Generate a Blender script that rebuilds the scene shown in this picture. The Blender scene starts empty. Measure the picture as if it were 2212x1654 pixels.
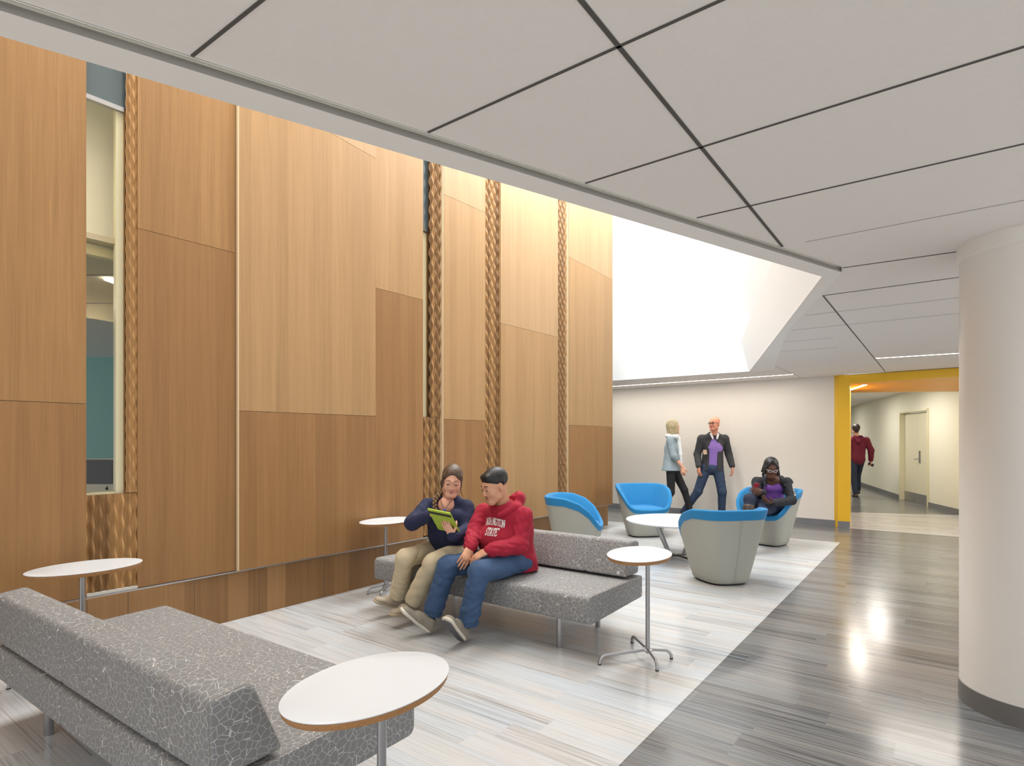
import bpy, math, random
import numpy as np
from mathutils import Vector, Matrix
from mathutils.bvhtree import BVHTree
from mathutils.geometry import tessellate_polygon, intersect_line_line_2d

random.seed(4)
SC = bpy.context.scene
COL = SC.collection
PI = math.pi

# ---------------------------------------------------------------- camera / world / light / exposure
F = 1244.0            # focal length in pixels of the 2212-wide frame
CX, HY, H = 1106.0, 950.0, 1.4
ZC = 2.44             # ceiling height
cam_d = bpy.data.cameras.new('camera')
cam = bpy.data.objects.new('camera', cam_d); COL.objects.link(cam)
cam.location = (0, 0, H); cam.rotation_euler = (PI / 2, 0, 0)
cam_d.sensor_width = 36; cam_d.sensor_fit = 'HORIZONTAL'
cam_d.lens = 36 * F / 2212
cam_d.shift_y = (HY - 827) / 2212
cam_d.clip_start = 0.05
SC.camera = cam
SC.view_settings.view_transform = 'Standard'
SC.view_settings.look = 'None'
SC.view_settings.gamma = 1
SC.view_settings.use_curve_mapping = False
SC.view_settings.exposure = 0.27

world = bpy.data.worlds.new('world'); SC.world = world
world.use_nodes = True
bg = world.node_tree.nodes['Background']
bg.inputs[0].default_value = (0.97, 0.98, 1.0, 1)
bg.inputs[1].default_value = 1.15

def area(name, loc, sx, sy, power, color=(1, 1, 1), rot=(0, 0, 0), spread=180):
    l = bpy.data.lights.new(name, 'AREA'); l.shape = 'RECTANGLE'
    l.size = sx; l.size_y = sy; l.energy = power; l.color = color; l.spread = math.radians(spread)
    o = bpy.data.objects.new(name, l); COL.objects.link(o)
    o.location = loc; o.rotation_euler = rot
    return o

ANG = math.atan2(.8011, .5985)            # direction of the long ceiling joints
area('skylight_far', (0.9, 7.6, 6.2), 4.0, 2.6, 520, (.93, .97, 1), (0, 0, ANG))
area('skylight_near', (-1.7, 3.6, 6.2), 4.0, 1.6, 150, (1, .96, .9), (0, 0, ANG))
for lx, ly, pw in ((5.2, 5.9, 22), (-1.6, .0, 8)):
    area('unseen_fill_lamp', (lx, ly, ZC - .012), .5, .5, pw, (1, .96, .9))  # added lamps out of view, filling the room and its ceiling

# ---------------------------------------------------------------- helpers
A = Vector((.5985, .8011, 0)); B = Vector((-.8011, .5985, 0))
WP = Vector((-2.553, 3.94, 0)); WD = Vector((.6243, .7812, 0)); WN = Vector((.7812, -.6243, 0))   # wood wall line, direction, outward normal

def ray(x): return (x - CX) / F
def gp(x, y, z=0.0):                      # point of the plane at height z seen at pixel (x, y)
    Y = F * (H - z) / (y - HY)
    return Vector((ray(x) * Y, Y, z))
def at(x, y, Y):                          # point at depth Y seen at pixel (x, y)
    return Vector((ray(x) * Y, Y, H - (y - HY) * Y / F))
def wt(x):                                # parameter on the wood wall line at pixel column x
    r = ray(x)
    return (r * WP.y - WP.x) / (WD.x - r * WD.y)
def wto(x, off):                          # the same on the parallel line set back by off
    p = WP + WN * off; r = ray(x)
    return (r * p.y - p.x) / (WD.x - r * WD.y)
def wz(x, y):
    Y = WP.y + WD.y * wt(x)
    return H - (y - HY) * Y / F
def wpt(t, z, off=0.0):
    p = WP + WD * t + WN * off
    return Vector((p.x, p.y, z))

def lin(c):
    if isinstance(c, str):
        c = [int(c[i:i + 2], 16) / 255 for i in (0, 2, 4)]
    return tuple((v / 12.92 if v <= .04045 else ((v + .055) / 1.055) ** 2.4) for v in c) + (1,)

def new_mat(name):
    m = bpy.data.materials.new(name); m.use_nodes = True
    nt = m.node_tree; b = nt.nodes['Principled BSDF']
    return m, nt, b
def mat(name, col, rough=.6, metal=0, noise=0, nscale=30, bump=0, bscale=200, spec=.5, emit=None, es=0, sheen=0):
    m, nt, b = new_mat(name)
    b.inputs['Base Color'].default_value = lin(col)
    b.inputs['Roughness'].default_value = rough
    b.inputs['Metallic'].default_value = metal
    b.inputs['Specular IOR Level'].default_value = spec
    if sheen: b.inputs['Sheen Weight'].default_value = sheen
    tc = nt.nodes.new('ShaderNodeTexCoord')
    if noise:
        n = nt.nodes.new('ShaderNodeTexNoise'); n.inputs['Scale'].default_value = nscale; n.inputs['Detail'].default_value = 4
        nt.links.new(tc.outputs['Object'], n.inputs['Vector'])
        mx = nt.nodes.new('ShaderNodeMix'); mx.data_type = 'RGBA'
        c = lin(col); mx.inputs[6].default_value = tuple(v * (1 - noise) for v in c[:3]) + (1,)
        mx.inputs[7].default_value = tuple(min(1, v * (1 + noise)) for v in c[:3]) + (1,)
        nt.links.new(n.outputs['Fac'], mx.inputs[0]); nt.links.new(mx.outputs[2], b.inputs['Base Color'])
    if bump:
        n = nt.nodes.new('ShaderNodeTexNoise'); n.inputs['Scale'].default_value = bscale; n.inputs['Detail'].default_value = 3
        nt.links.new(tc.outputs['Object'], n.inputs['Vector'])
        bp = nt.nodes.new('ShaderNodeBump'); bp.inputs['Strength'].default_value = bump; bp.inputs['Distance'].default_value = .004
        nt.links.new(n.outputs['Fac'], bp.inputs['Height']); nt.links.new(bp.outputs[0], b.inputs['Normal'])
    if emit:
        b.inputs['Emission Color'].default_value = lin(emit); b.inputs['Emission Strength'].default_value = es
    return m

def math_node(nt, op, a, b=None, c=None):
    n = nt.nodes.new('ShaderNodeMath'); n.operation = op
    for i, v in enumerate((a, b, c)):
        if v is None: continue
        if isinstance(v, (int, float)): n.inputs[i].default_value = v
        else: nt.links.new(v, n.inputs[i])
    return n.outputs[0]
def axis_coords(nt, d):                   # world position -> along d, across d, z
    g = nt.nodes.new('ShaderNodeNewGeometry'); s = nt.nodes.new('ShaderNodeSeparateXYZ')
    nt.links.new(g.outputs['Position'], s.inputs[0])
    al = math_node(nt, 'ADD', math_node(nt, 'MULTIPLY', s.outputs[0], d[0]), math_node(nt, 'MULTIPLY', s.outputs[1], d[1]))
    ac = math_node(nt, 'ADD', math_node(nt, 'MULTIPLY', s.outputs[0], -d[1]), math_node(nt, 'MULTIPLY', s.outputs[1], d[0]))
    return al, ac, s.outputs[2]
def comb(nt, x, y, z):
    n = nt.nodes.new('ShaderNodeCombineXYZ')
    for i, v in enumerate((x, y, z)):
        if isinstance(v, (int, float)): n.inputs[i].default_value = v
        else: nt.links.new(v, n.inputs[i])
    return n.outputs[0]
def noise_node(nt, vec, scale=1, detail=3, rough=.5):
    n = nt.nodes.new('ShaderNodeTexNoise'); n.inputs['Scale'].default_value = scale
    n.inputs['Detail'].default_value = detail; n.inputs['Roughness'].default_value = rough
    nt.links.new(vec, n.inputs['Vector']); return n.outputs['Fac']
def white(nt, vec):
    n = nt.nodes.new('ShaderNodeTexWhiteNoise'); n.noise_dimensions = '3D'
    nt.links.new(vec, n.inputs['Vector']); return n.outputs['Value']
def ramp(nt, fac, stops):
    n = nt.nodes.new('ShaderNodeValToRGB'); e = n.color_ramp.elements
    while len(e) < len(stops): e.new(.5)
    for el, (p, c) in zip(e, stops): el.position = p; el.color = c
    nt.links.new(fac, n.inputs[0]); return n.outputs[0]
def mixc(nt, fac, a, b, mode='MIX'):
    n = nt.nodes.new('ShaderNodeMix'); n.data_type = 'RGBA'; n.blend_type = mode
    for i, v in ((0, fac), (6, a), (7, b)):
        if isinstance(v, (int, float)): n.inputs[i].default_value = v
        elif isinstance(v, tuple): n.inputs[i].default_value = v
        else: nt.links.new(v, n.inputs[i])
    return n.outputs[2]

def wood_mat(name, c_dark, c_light, leaf=.105, seed=0.0, bump=.15, spec=.35, leafamt=.5):
    m, nt, b = new_mat(name)
    al, ac, z = axis_coords(nt, (WD.x, WD.y))
    al = math_node(nt, 'ADD', al, seed)
    leafid = math_node(nt, 'FLOOR', math_node(nt, 'DIVIDE', al, leaf))
    w = white(nt, comb(nt, leafid, seed, 0))
    g1 = noise_node(nt, comb(nt, math_node(nt, 'MULTIPLY', al, 210), math_node(nt, 'MULTIPLY', w, 9), math_node(nt, 'MULTIPLY', z, 2.2)), 1, 5, .65)
    g2 = noise_node(nt, comb(nt, math_node(nt, 'MULTIPLY', al, 30), 3.1, math_node(nt, 'MULTIPLY', z, .8)), 1, 3)
    fine = math_node(nt, 'ADD', math_node(nt, 'MULTIPLY', g1, .6), math_node(nt, 'MULTIPLY', g2, .4))
    fac = math_node(nt, 'ADD', math_node(nt, 'MULTIPLY', fine, 1 - leafamt * .5), math_node(nt, 'MULTIPLY', w, leafamt * .5))
    col = ramp(nt, fac, [(.3, lin(c_dark)), (.72, lin(c_light))])
    nt.links.new(col, b.inputs['Base Color'])
    b.inputs['Roughness'].default_value = .5; b.inputs['Specular IOR Level'].default_value = spec
    bp = nt.nodes.new('ShaderNodeBump'); bp.inputs['Strength'].default_value = bump; bp.inputs['Distance'].default_value = .002
    nt.links.new(g1, bp.inputs['Height']); nt.links.new(bp.outputs[0], b.inputs['Normal'])
    return m

def floor_mat(name, stops, rough):
    m, nt, b = new_mat(name)
    al, ac, z = axis_coords(nt, (B.x, B.y))
    row = math_node(nt, 'FLOOR', math_node(nt, 'DIVIDE', ac, .152))
    ro = white(nt, comb(nt, row, 5.5, 0))
    cell = math_node(nt, 'FLOOR', math_node(nt, 'ADD', math_node(nt, 'DIVIDE', al, .914), ro))
    pid = white(nt, comb(nt, row, cell, 1.7))
    st = noise_node(nt, comb(nt, math_node(nt, 'ADD', math_node(nt, 'MULTIPLY', al, 1.5), math_node(nt, 'MULTIPLY', pid, 31)), math_node(nt, 'MULTIPLY', ac, 105), math_node(nt, 'MULTIPLY', pid, 17)), 1, 5, .62)
    st2 = noise_node(nt, comb(nt, math_node(nt, 'ADD', math_node(nt, 'MULTIPLY', al, .8), math_node(nt, 'MULTIPLY', pid, 11)), math_node(nt, 'MULTIPLY', ac, 14), 2.0), 1, 3, .5)
    v = math_node(nt, 'ADD', math_node(nt, 'ADD', math_node(nt, 'MULTIPLY', st, .66), math_node(nt, 'MULTIPLY', st2, .26)), math_node(nt, 'MULTIPLY', pid, .1))
    col = ramp(nt, v, stops)
    tone = noise_node(nt, comb(nt, math_node(nt, 'MULTIPLY', al, 1.0), math_node(nt, 'MULTIPLY', ac, 6), math_node(nt, 'MULTIPLY', pid, 5)), 1, 2)
    tint = ramp(nt, tone, [(.35, (1.02, 1.0, .97, 1)), (.65, (.94, 1.0, 1.05, 1))])
    col = mixc(nt, 1.0, col, tint, 'MULTIPLY')
    nt.links.new(col, b.inputs['Base Color'])
    b.inputs['Roughness'].default_value = rough
    wv = noise_node(nt, comb(nt, math_node(nt, 'MULTIPLY', al, 2.2), math_node(nt, 'MULTIPLY', ac, 5), 0), 1, 2)
    bp = nt.nodes.new('ShaderNodeBump'); bp.inputs['Strength'].default_value = .06; bp.inputs['Distance'].default_value = .01
    nt.links.new(wv, bp.inputs['Height']); nt.links.new(bp.outputs[0], b.inputs['Normal'])
    return m

def g(v, warm=0): return (v * (1 + warm), v, v * (1 - warm), 1)

M = {}
M['ceil'] = mat('ceiling_panel', 'ebe6e1', .8, noise=.03, nscale=60, bump=.05, bscale=900)
M['gyp'] = mat('white_gypsum', 'f0ede8', .7)
M['well'] = mat('white_shaft_paint', 'e6e9ea', .8)
M['joint'] = mat('dark_joint', '55524e', .8)
M['joint2'] = mat('faint_joint', 'a8a39e', .8)
M['slot'] = mat('slot_metal', 'f4f1e8', .6)
M['cream_wall'] = mat('cream_wall_paint', 'ded8d0', .8, noise=.015, nscale=4)
M['corr_wall'] = mat('corridor_wall_paint', 'e3e1d2', .75)
M['basebd'] = mat('grey_rubber_base', '75767a', .5)
M['yellow'] = mat('yellow_paint', 'e6b624', .45)
M['orange'] = mat('orange_yellow_paint', 'e9ac3a', .5)
M['lamp'] = mat('lamp_diffuser', 'ffffff', .5, emit='fff3e0', es=13)
M['column'] = mat('column_paint', 'e6e3dd', .35, noise=.01, nscale=3)
M['metal'] = mat('brushed_metal', 'b0b0b2', .35, metal=.85)
M['dmetal'] = mat('dark_metal', '5a5650', .35, metal=.8)
M['laminate'] = mat('white_laminate', 'd6dade', .3)
M['ply'] = mat('plywood_edge', 'a87a4c', .6, noise=.35, nscale=120)
M['black'] = mat('black_rubber', '151517', .5)
M['screen'] = mat('monitor_screen', '17191b', .15)
M['silver'] = mat('silver_plastic', 'd9d6cb', .4)
M['wood_lo'] = wood_mat('oak_veneer_lower_dimmed', '85603a', 'a1784b', seed=0, leafamt=.3)  # veneers differ in tone; dimmer light low on the wall is also coloured in
M['wood_mid'] = wood_mat('oak_veneer_middle', '9b7950', 'b79266', seed=3.3, leafamt=.25)
M['wood_hi'] = wood_mat('oak_veneer_upper_lit', 'a5855f', 'bd9b73', seed=7.7, leafamt=.2)  # own veneer tone, lightened further for the skylight above
M['wood_left'] = wood_mat('oak_veneer_left', '89653d', 'ad8454', seed=1.9, leaf=.2, leafamt=.2)
M['plinth'] = wood_mat('oak_plinth', '7c5a37', '9c764c', leaf=.16, seed=5.1, leafamt=.6)
M['carved'] = wood_mat('carved_oak', '7a5a38', 'b98f5c', leaf=.04, seed=2.2, leafamt=.8)
M['woodedge'] = mat('oak_edge', 'd3b994', .5)
M['floor_l'] = floor_mat('light_streaked_vinyl', [(.34, g(.28)), (.43, g(.45, .005)), (.50, g(.55, -.01)), (.62, g(.60, -.014))], .20)
M['floor_d'] = floor_mat('dark_streaked_vinyl', [(.35, g(.035)), (.43, g(.09, .0)), (.50, g(.165, .01)), (.64, g(.225, .02))], .19)
M['shell'] = mat('grey_upholstery', 'a5a69d', .8, noise=.04, nscale=300, bump=.1, bscale=1500)
M['blue'] = mat('blue_upholstery', '187cb4', .8, noise=.05, nscale=300, bump=.1, bscale=1500, sheen=.1)
M['teal'] = mat('teal_wall_paint', '86b5b0', .6)
M['cream_frame'] = mat('cream_frame', 'efe6bf', .5)
M['spandrel'] = mat('grey_glass_spandrel', '59666a', .15)
M['glass'] = mat('clear_glass', 'ffffff', .02)
_b = M['glass'].node_tree.nodes['Principled BSDF']; _b.inputs['Transmission Weight'].default_value = 1; _b.inputs['IOR'].default_value = 1.02

def fabric_mat():
    m, nt, b = new_mat('crackle_fabric')
    tc = nt.nodes.new('ShaderNodeTexCoord')
    n = nt.nodes.new('ShaderNodeTexNoise'); n.inputs['Scale'].default_value = 3.2; n.inputs['Detail'].default_value = 1
    nt.links.new(tc.outputs['Object'], n.inputs['Vector'])
    s = nt.nodes.new('ShaderNodeVectorMath'); s.operation = 'SCALE'; s.inputs['Scale'].default_value = .11
    nt.links.new(n.outputs['Color'], s.inputs[0])
    a = nt.nodes.new('ShaderNodeVectorMath'); a.operation = 'ADD'
    nt.links.new(tc.outputs['Object'], a.inputs[0]); nt.links.new(s.outputs[0], a.inputs[1])
    v = nt.nodes.new('ShaderNodeTexVoronoi'); v.feature = 'DISTANCE_TO_EDGE'; v.inputs['Scale'].default_value = 38
    nt.links.new(a.outputs[0], v.inputs['Vector'])
    col = ramp(nt, v.outputs['Distance'], [(.012, lin('c6c5c2')), (.026, lin('7d7d7d'))])
    nt.links.new(col, b.inputs['Base Color']); b.inputs['Roughness'].default_value = .65
    n2 = nt.nodes.new('ShaderNodeTexNoise'); n2.inputs['Scale'].default_value = 900
    nt.links.new(tc.outputs['Object'], n2.inputs['Vector'])
    bp = nt.nodes.new('ShaderNodeBump'); bp.inputs['Strength'].default_value = .1; bp.inputs['Distance'].default_value = .002
    nt.links.new(n2.outputs['Fac'], bp.inputs['Height']); nt.links.new(bp.outputs[0], b.inputs['Normal'])
    return m
M['fabric'] = fabric_mat()
M['piping'] = mat('fabric_piping', '77756f', .7)

# ---------------------------------------------------------------- mesh helpers
class MB:
    def __init__(s): s.v = []; s.f = []; s.m = []
    def add(s, V, Fs, mi=0):
        n = len(s.v); s.v += [tuple(p) for p in V]; s.f += [tuple(i + n for i in q) for q in Fs]; s.m += [mi] * len(Fs); return s
    def box(s, c, e, ax=None, mi=0):       # centre, half extents, axes
        ax = ax or (Vector((1, 0, 0)), Vector((0, 1, 0)), Vector((0, 0, 1)))
        c = Vector(c); V = []
        for i in (-1, 1):
            for j in (-1, 1):
                for k in (-1, 1): V.append(c + ax[0] * (i * e[0]) + ax[1] * (j * e[1]) + ax[2] * (k * e[2]))
        return s.add(V, [(0, 1, 3, 2), (4, 6, 7, 5), (0, 4, 5, 1), (2, 3, 7, 6), (0, 2, 6, 4), (1, 5, 7, 3)], mi)
    def prism(s, poly, z0, z1, mi=0):       # vertical prism over a ground polygon
        n = len(poly); V = [(p[0], p[1], z0) for p in poly] + [(p[0], p[1], z1) for p in poly]
        return s.add(V, [tuple(range(n - 1, -1, -1)), tuple(range(n, 2 * n))] + [(i, (i + 1) % n, n + (i + 1) % n, n + i) for i in range(n)], mi)
    def tube(s, pts, r, n=12, mi=0, cap=True):
        pts = [Vector(p) for p in pts]; V = []; rs = r if isinstance(r, (list, tuple)) else [r] * len(pts)
        prev = None
        for i, p in enumerate(pts):
            d = (pts[min(i + 1, len(pts) - 1)] - pts[max(i - 1, 0)]).normalized()
            if prev is None:
                u = d.cross(Vector((0, 0, 1)))
                if u.length < .01: u = Vector((1, 0, 0))
            else: u = prev - d * prev.dot(d)
            u.normalize(); w = d.cross(u); prev = u
            V += [p + (u * math.cos(2 * PI * k / n) + w * math.sin(2 * PI * k / n)) * rs[i] for k in range(n)]
        Fs = [(i * n + k, i * n + (k + 1) % n, (i + 1) * n + (k + 1) % n, (i + 1) * n + k) for i in range(len(pts) - 1) for k in range(n)]
        if cap: Fs += [tuple(range(n - 1, -1, -1)), tuple((len(pts) - 1) * n + k for k in range(n))]
        return s.add(V, Fs, mi)
    def lathe(s, c, prof, n=32, sx=1, sy=1, mi=0):   # profile of (r, z) around a vertical axis
        V = [(c[0] + r * sx * math.cos(2 * PI * k / n), c[1] + r * sy * math.sin(2 * PI * k / n), c[2] + z) for r, z in prof for k in range(n)]
        Fs = [(i * n + k, i * n + (k + 1) % n, (i + 1) * n + (k + 1) % n, (i + 1) * n + k) for i in range(len(prof) - 1) for k in range(n)]
        Fs += [tuple(range(n - 1, -1, -1)), tuple((len(prof) - 1) * n + k for k in range(n))]
        return s.add(V, Fs, mi)
    def loft(s, rings, mi=0, close=True, caps=True):
        n = len(rings[0]); V = [p for r in rings for p in r]
        m = n if close else n - 1
        Fs = [(i * n + k, i * n + (k + 1) % n, (i + 1) * n + (k + 1) % n, (i + 1) * n + k) for i in range(len(rings) - 1) for k in range(m)]
        if caps and close: Fs += [tuple(range(n - 1, -1, -1)), tuple((len(rings) - 1) * n + k for k in range(n))]
        return s.add(V, Fs, mi)
    def build(s, name, mats, parent=None, smooth=False, bevel=0, base=None, angle=40, fixn=True):
        me = bpy.data.meshes.new(name)
        off = Vector(base) if base is not None else Vector((0, 0, 0))
        if parent is not None and parent.get('_abs'): off = Vector(parent['_abs'])
        me.from_pydata([tuple(Vector(p) - off) for p in s.v], [], s.f)
        if fixn:
            import bmesh
            bm = bmesh.new(); bm.from_mesh(me); bmesh.ops.recalc_face_normals(bm, faces=bm.faces); bm.to_mesh(me); bm.free()
        for m in (mats if isinstance(mats, (list, tuple)) else [mats]): me.materials.append(m)
        for p, mi in zip(me.polygons, s.m): p.material_index = mi
        o = bpy.data.objects.new(name, me); COL.objects.link(o)
        if base is not None: o.location = off
        if parent is not None:
            o.parent = parent
            if parent.get('_abs'): o['_abs'] = list(parent['_abs'])
        if smooth:
            for p in me.polygons: p.use_smooth = True
            me.set_sharp_from_angle(angle=math.radians(angle))
        if bevel:
            b = o.modifiers.new('bevel', 'BEVEL'); b.width = bevel; b.segments = 3; b.limit_method = 'ANGLE'; b.angle_limit = math.radians(35)
        return o

def tag(o, label, cat, group=None):
    o['label'] = label; o['category'] = cat
    if group: o['group'] = group
    return o
def struct(o): o['kind'] = 'structure'; return o
def empty(name, loc, rz=0.0):
    o = bpy.data.objects.new(name, None); COL.objects.link(o); o.location = loc; o.rotation_euler = (0, 0, rz); o.empty_display_size = .1
    return o
def line_box(mb, p, q, half, z0, z1, side=0.0, mi=0):    # a bar following the ground segment p-q; side shifts it to the left
    p = Vector((p[0], p[1], 0)); q = Vector((q[0], q[1], 0)); d = (q - p).normalized(); n = Vector((-d.y, d.x, 0))
    p = p + n * side; q = q + n * side
    mb.prism([p + n * half, p - n * half, q - n * half, q + n * half], z0, z1, mi)
def poly_obj(name, outer, hole, z, m, up, parent=None):
    pl = [[Vector((p[0], p[1], 0)) for p in outer]] + ([[Vector((p[0], p[1], 0)) for p in h] for h in hole])
    tris = tessellate_polygon(pl); V = [(p.x, p.y, z) for l in pl for p in l]
    me = bpy.data.meshes.new(name); me.from_pydata(V, [], [tuple(t) for t in tris])
    for p in me.polygons:
        if (p.normal.z > 0) != up: p.flip()
    me.materials.append(m); o = bpy.data.objects.new(name, me); COL.objects.link(o)
    if parent: o.parent = parent
    return o

# ---------------------------------------------------------------- floor
PF1 = gp(1836, 1141); PF2 = gp(2072, 1160); PB1 = gp(1836, 1106.5); PB2 = gp(2072, 1112.6)
PF3 = PF2 + (PF2 - PF1) * .9; PB3 = PB2 + (PB2 - PB1) * .5
LC = gp(1815, 1172)
mb = MB()
mb.add([(-9, -5, 0), (16, -5, 0), (16, 26, 0), (-9, 26, 0)], [(0, 1, 2, 3)])
fl = struct(mb.build('floor', M['floor_d']))
mb = MB()
lq = [LC, LC - A * 12, LC - A * 12 + B * 6.5, LC + B * 6.5]
mb.add([(p[0], p[1], .0015) for p in lq], [(0, 1, 2, 3)])
mb.build('light_vinyl_field', M['floor_l'], fl)
mb = MB(); mb.add([(p[0], p[1], .0015) for p in (PF1 - (PF2 - PF1) * .02, PF3, PB3, PB1)], [(0, 1, 2, 3)])
mb.build('light_vinyl_band', M['floor_l'], fl)
mb = MB(); mb.add([(p[0], p[1], .001) for p in ((-9, -5), (16, -5), (16, 9), (11, 9), (4.6, 3.2), (1.6, .1), (-1.2, .1), (-9, .1))], [(0, 1, 2, 3, 4, 5, 6, 7)])
mb.build('unseen_bounce_floor', mat('pale_bounce_surface', 'e4e2de', .6), fl)  # unseen pale ground, added to bounce light up to the ceiling

# ---------------------------------------------------------------- ceiling with the light well
D_ = gp(1775, 596, ZC); C_ = gp(1618, 802, ZC); Fp = gp(1323, 822, ZC)
fdir = (Fp - C_).normalized(); Fx = C_ + fdir * 3.2
ND = Vector((.833, .553, 0)); NN = Vector((-.553, .833, 0))
E_ = D_ - ND * 7.4
G_ = WP + WD * -4.2
s1 = gp(1818, 575, ZC); s2 = gp(1818, 587, ZC)
t1 = s1 - ND * 8.5; t2 = s2 - ND * 8.5
R1 = Vector((2.086, 11.85, 0)); R2 = Vector((5.27, 9.31, 0)); RD = (R2 - R1).normalized()
R0 = R1 - RD * 2.6
outer = [(-9, -1.6), (1.2, -1.6), (2.9, 1.4), (8.4, 7.0), (PF3.x, PF3.y), (PF1.x, PF1.y), (R2.x, R2.y), (R0.x, R0.y), (-9, 20)]
well = [D_, C_, Fx, WP + WD * 4 + WN * -2.2, G_ - WN * .6, E_]
ceil = struct(poly_obj('ceiling', outer, [[(p.x, p.y) for p in well], [(p.x, p.y) for p in (s1, s2, t2, t1)]], ZC, M['ceil'], False))
# smooth gypsum border of the well
mb = MB()
bz0, bz1 = ZC - .004, ZC + .02
mb.prism([s2, D_ , D_ - ND * 8.3, t2], bz0, bz1)
bc = gp(1735, 690, ZC)
mb.prism([s2, gp(1700, 715, ZC), C_ + (C_ - Fp).normalized() * .35, C_, D_], bz0, bz1)
mb.build('soffit_border', M['gyp'], ceil)
mb = MB()                                 # the slot beside the border: side faces and lid
for p, q in ((s2, t2), (s1, t1)):
    mb.add([(p.x, p.y, ZC - .004), (q.x, q.y, ZC - .004), (q.x, q.y, ZC + .045), (p.x, p.y, ZC + .045)], [(0, 1, 2, 3)])
mb.add([(s1.x, s1.y, ZC), (s2.x, s2.y, ZC), (s2.x, s2.y, ZC + .045), (s1.x, s1.y, ZC + .045)], [(0, 1, 2, 3)])
mb.add([(p.x, p.y, ZC + .045) for p in (s1, s2, t2, t1)], [(0, 1, 2, 3)])
mb.build('slot_channel', M['slot'], ceil, fixn=False)
mb = MB(); line_box(mb, s1 + ND * .0, t1, .002, ZC - .002, ZC + .01, side=-0.002)
mb.build('slot_edge_strip', M['joint'], ceil)
JD = [((380, 148), (640, -60)), ((925, 285), (1690, -60)), ((1265, 395), (2212, 100)), ((1505, 470), (2212, 310)),
      ((1820, 578), (2090, 540)), ((1778, 638), (2090, 596)), ((1190, -80), (1690, 532)), ((1778, 638), (1912, 802))]
JD[0] = ((415, 120), (640, -60))
def to_edge(p, q):                          # carry a joint on to the rim of the ceiling
    d = (q - p).normalized(); best = None
    for i in range(4):
        h_ = intersect_line_line_2d((p.x, p.y), (p.x + d.x * 30, p.y + d.y * 30), outer[i], outer[i + 1])
        if h_ is not None and (best is None or (h_ - Vector((p.x, p.y))).length < (best - Vector((p.x, p.y))).length): best = h_
    return Vector((best.x, best.y, ZC)) - d * .02 if best is not None else q
for a, b in JD:
    mb = MB(); w_ = .0065 if (a[0] in (1190,)) else .0045
    p, q = gp(a[0], a[1], ZC), gp(b[0], b[1], ZC)
    if a == (1190, -80): p = to_edge(q, p)
    elif b[0] == 2212 or b[1] == -60: q = to_edge(p, q)
    line_box(mb, p, q, w_, ZC - .0025, ZC + .01); mb.build('ceiling_joint', M['joint'], ceil)
for a, b in [((1741, 522), (2212, 432)), ((1739, 681), (2073, 642)), ((1710, 713), (2073, 676)), ((1688, 739), (1800, 729)),
             ((1672, 760), (1810, 750)), ((1654, 782), (1729, 814))]:
    mb = MB(); line_box(mb, gp(*a, ZC), gp(*b, ZC), .003, ZC - .002, ZC + .01); mb.build('ceiling_joint', M['joint2'], ceil)

# shaft walls above the opening
ZW = 6.4
mb = MB()
def vwall(mb, p, q, z0, z1): mb.add([(p.x, p.y, z0), (q.x, q.y, z0), (q.x, q.y, z1), (p.x, p.y, z1)], [(0, 1, 2, 3)])
vwall(mb, D_, E_, ZC, ZW); vwall(mb, E_, G_, ZC, ZW)
vwall(mb, C_ - fdir * 3, Fx, ZC, ZW)
FN = Vector((-fdir.y, fdir.x, 0))
def on_far(x, y):
    d = Vector((ray(x), 1, 0)); k = C_.dot(FN) / d.dot(FN) if abs(d.dot(FN)) > 1e-6 else 9
    return Vector((d.x * k, k, H - (y - HY) * k / F))
U1 = on_far(1600, 738); Wp = on_far(1620, 683); V1 = on_far(1545, 530)
nrm = (D_ - C_).cross(U1 - C_)
def on_plane(x, y, p0, n):
    d = Vector((ray(x), 1, -(y - HY) / F)); o = Vector((0, 0, H)); return o + d * ((p0 - o).dot(n) / d.dot(n))
U2 = on_plane(1668, 565, C_, nrm); U3 = U1 + (U2 - U1) * 1.5
mb.add([tuple(p) for p in (C_, D_, U3, U1)], [(0, 1, 2, 3)])
V2 = Wp + (V1 - Wp) * 3.5; V0 = Wp + (Wp - V1) * ((Wp.z - ZC - .02) / (V1.z - Wp.z))
sd = (D_ - C_).normalized() * 5.5 + Vector((.3, 0, 0))
mb.add([tuple(p) for p in (V0, V2, V2 + sd, V0 + sd)], [(0, 1, 2, 3)])
lw = mb.build('wall_light_well', M['well'], fixn=False); struct(lw)
mb = MB(); mb.add([(p.x + e.x, p.y + e.y, ZW + .1) for p, e in ((E_, -ND), (G_, Vector((-2, 0, 0))), (Fx, Vector((-2, 2, 0))), (C_, Vector((4, 3, 0))), (D_, Vector((3, 0, 0))))], [(0, 1, 2, 3, 4)])
struct(mb.build('ceiling_light_well', M['well']))

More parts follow.
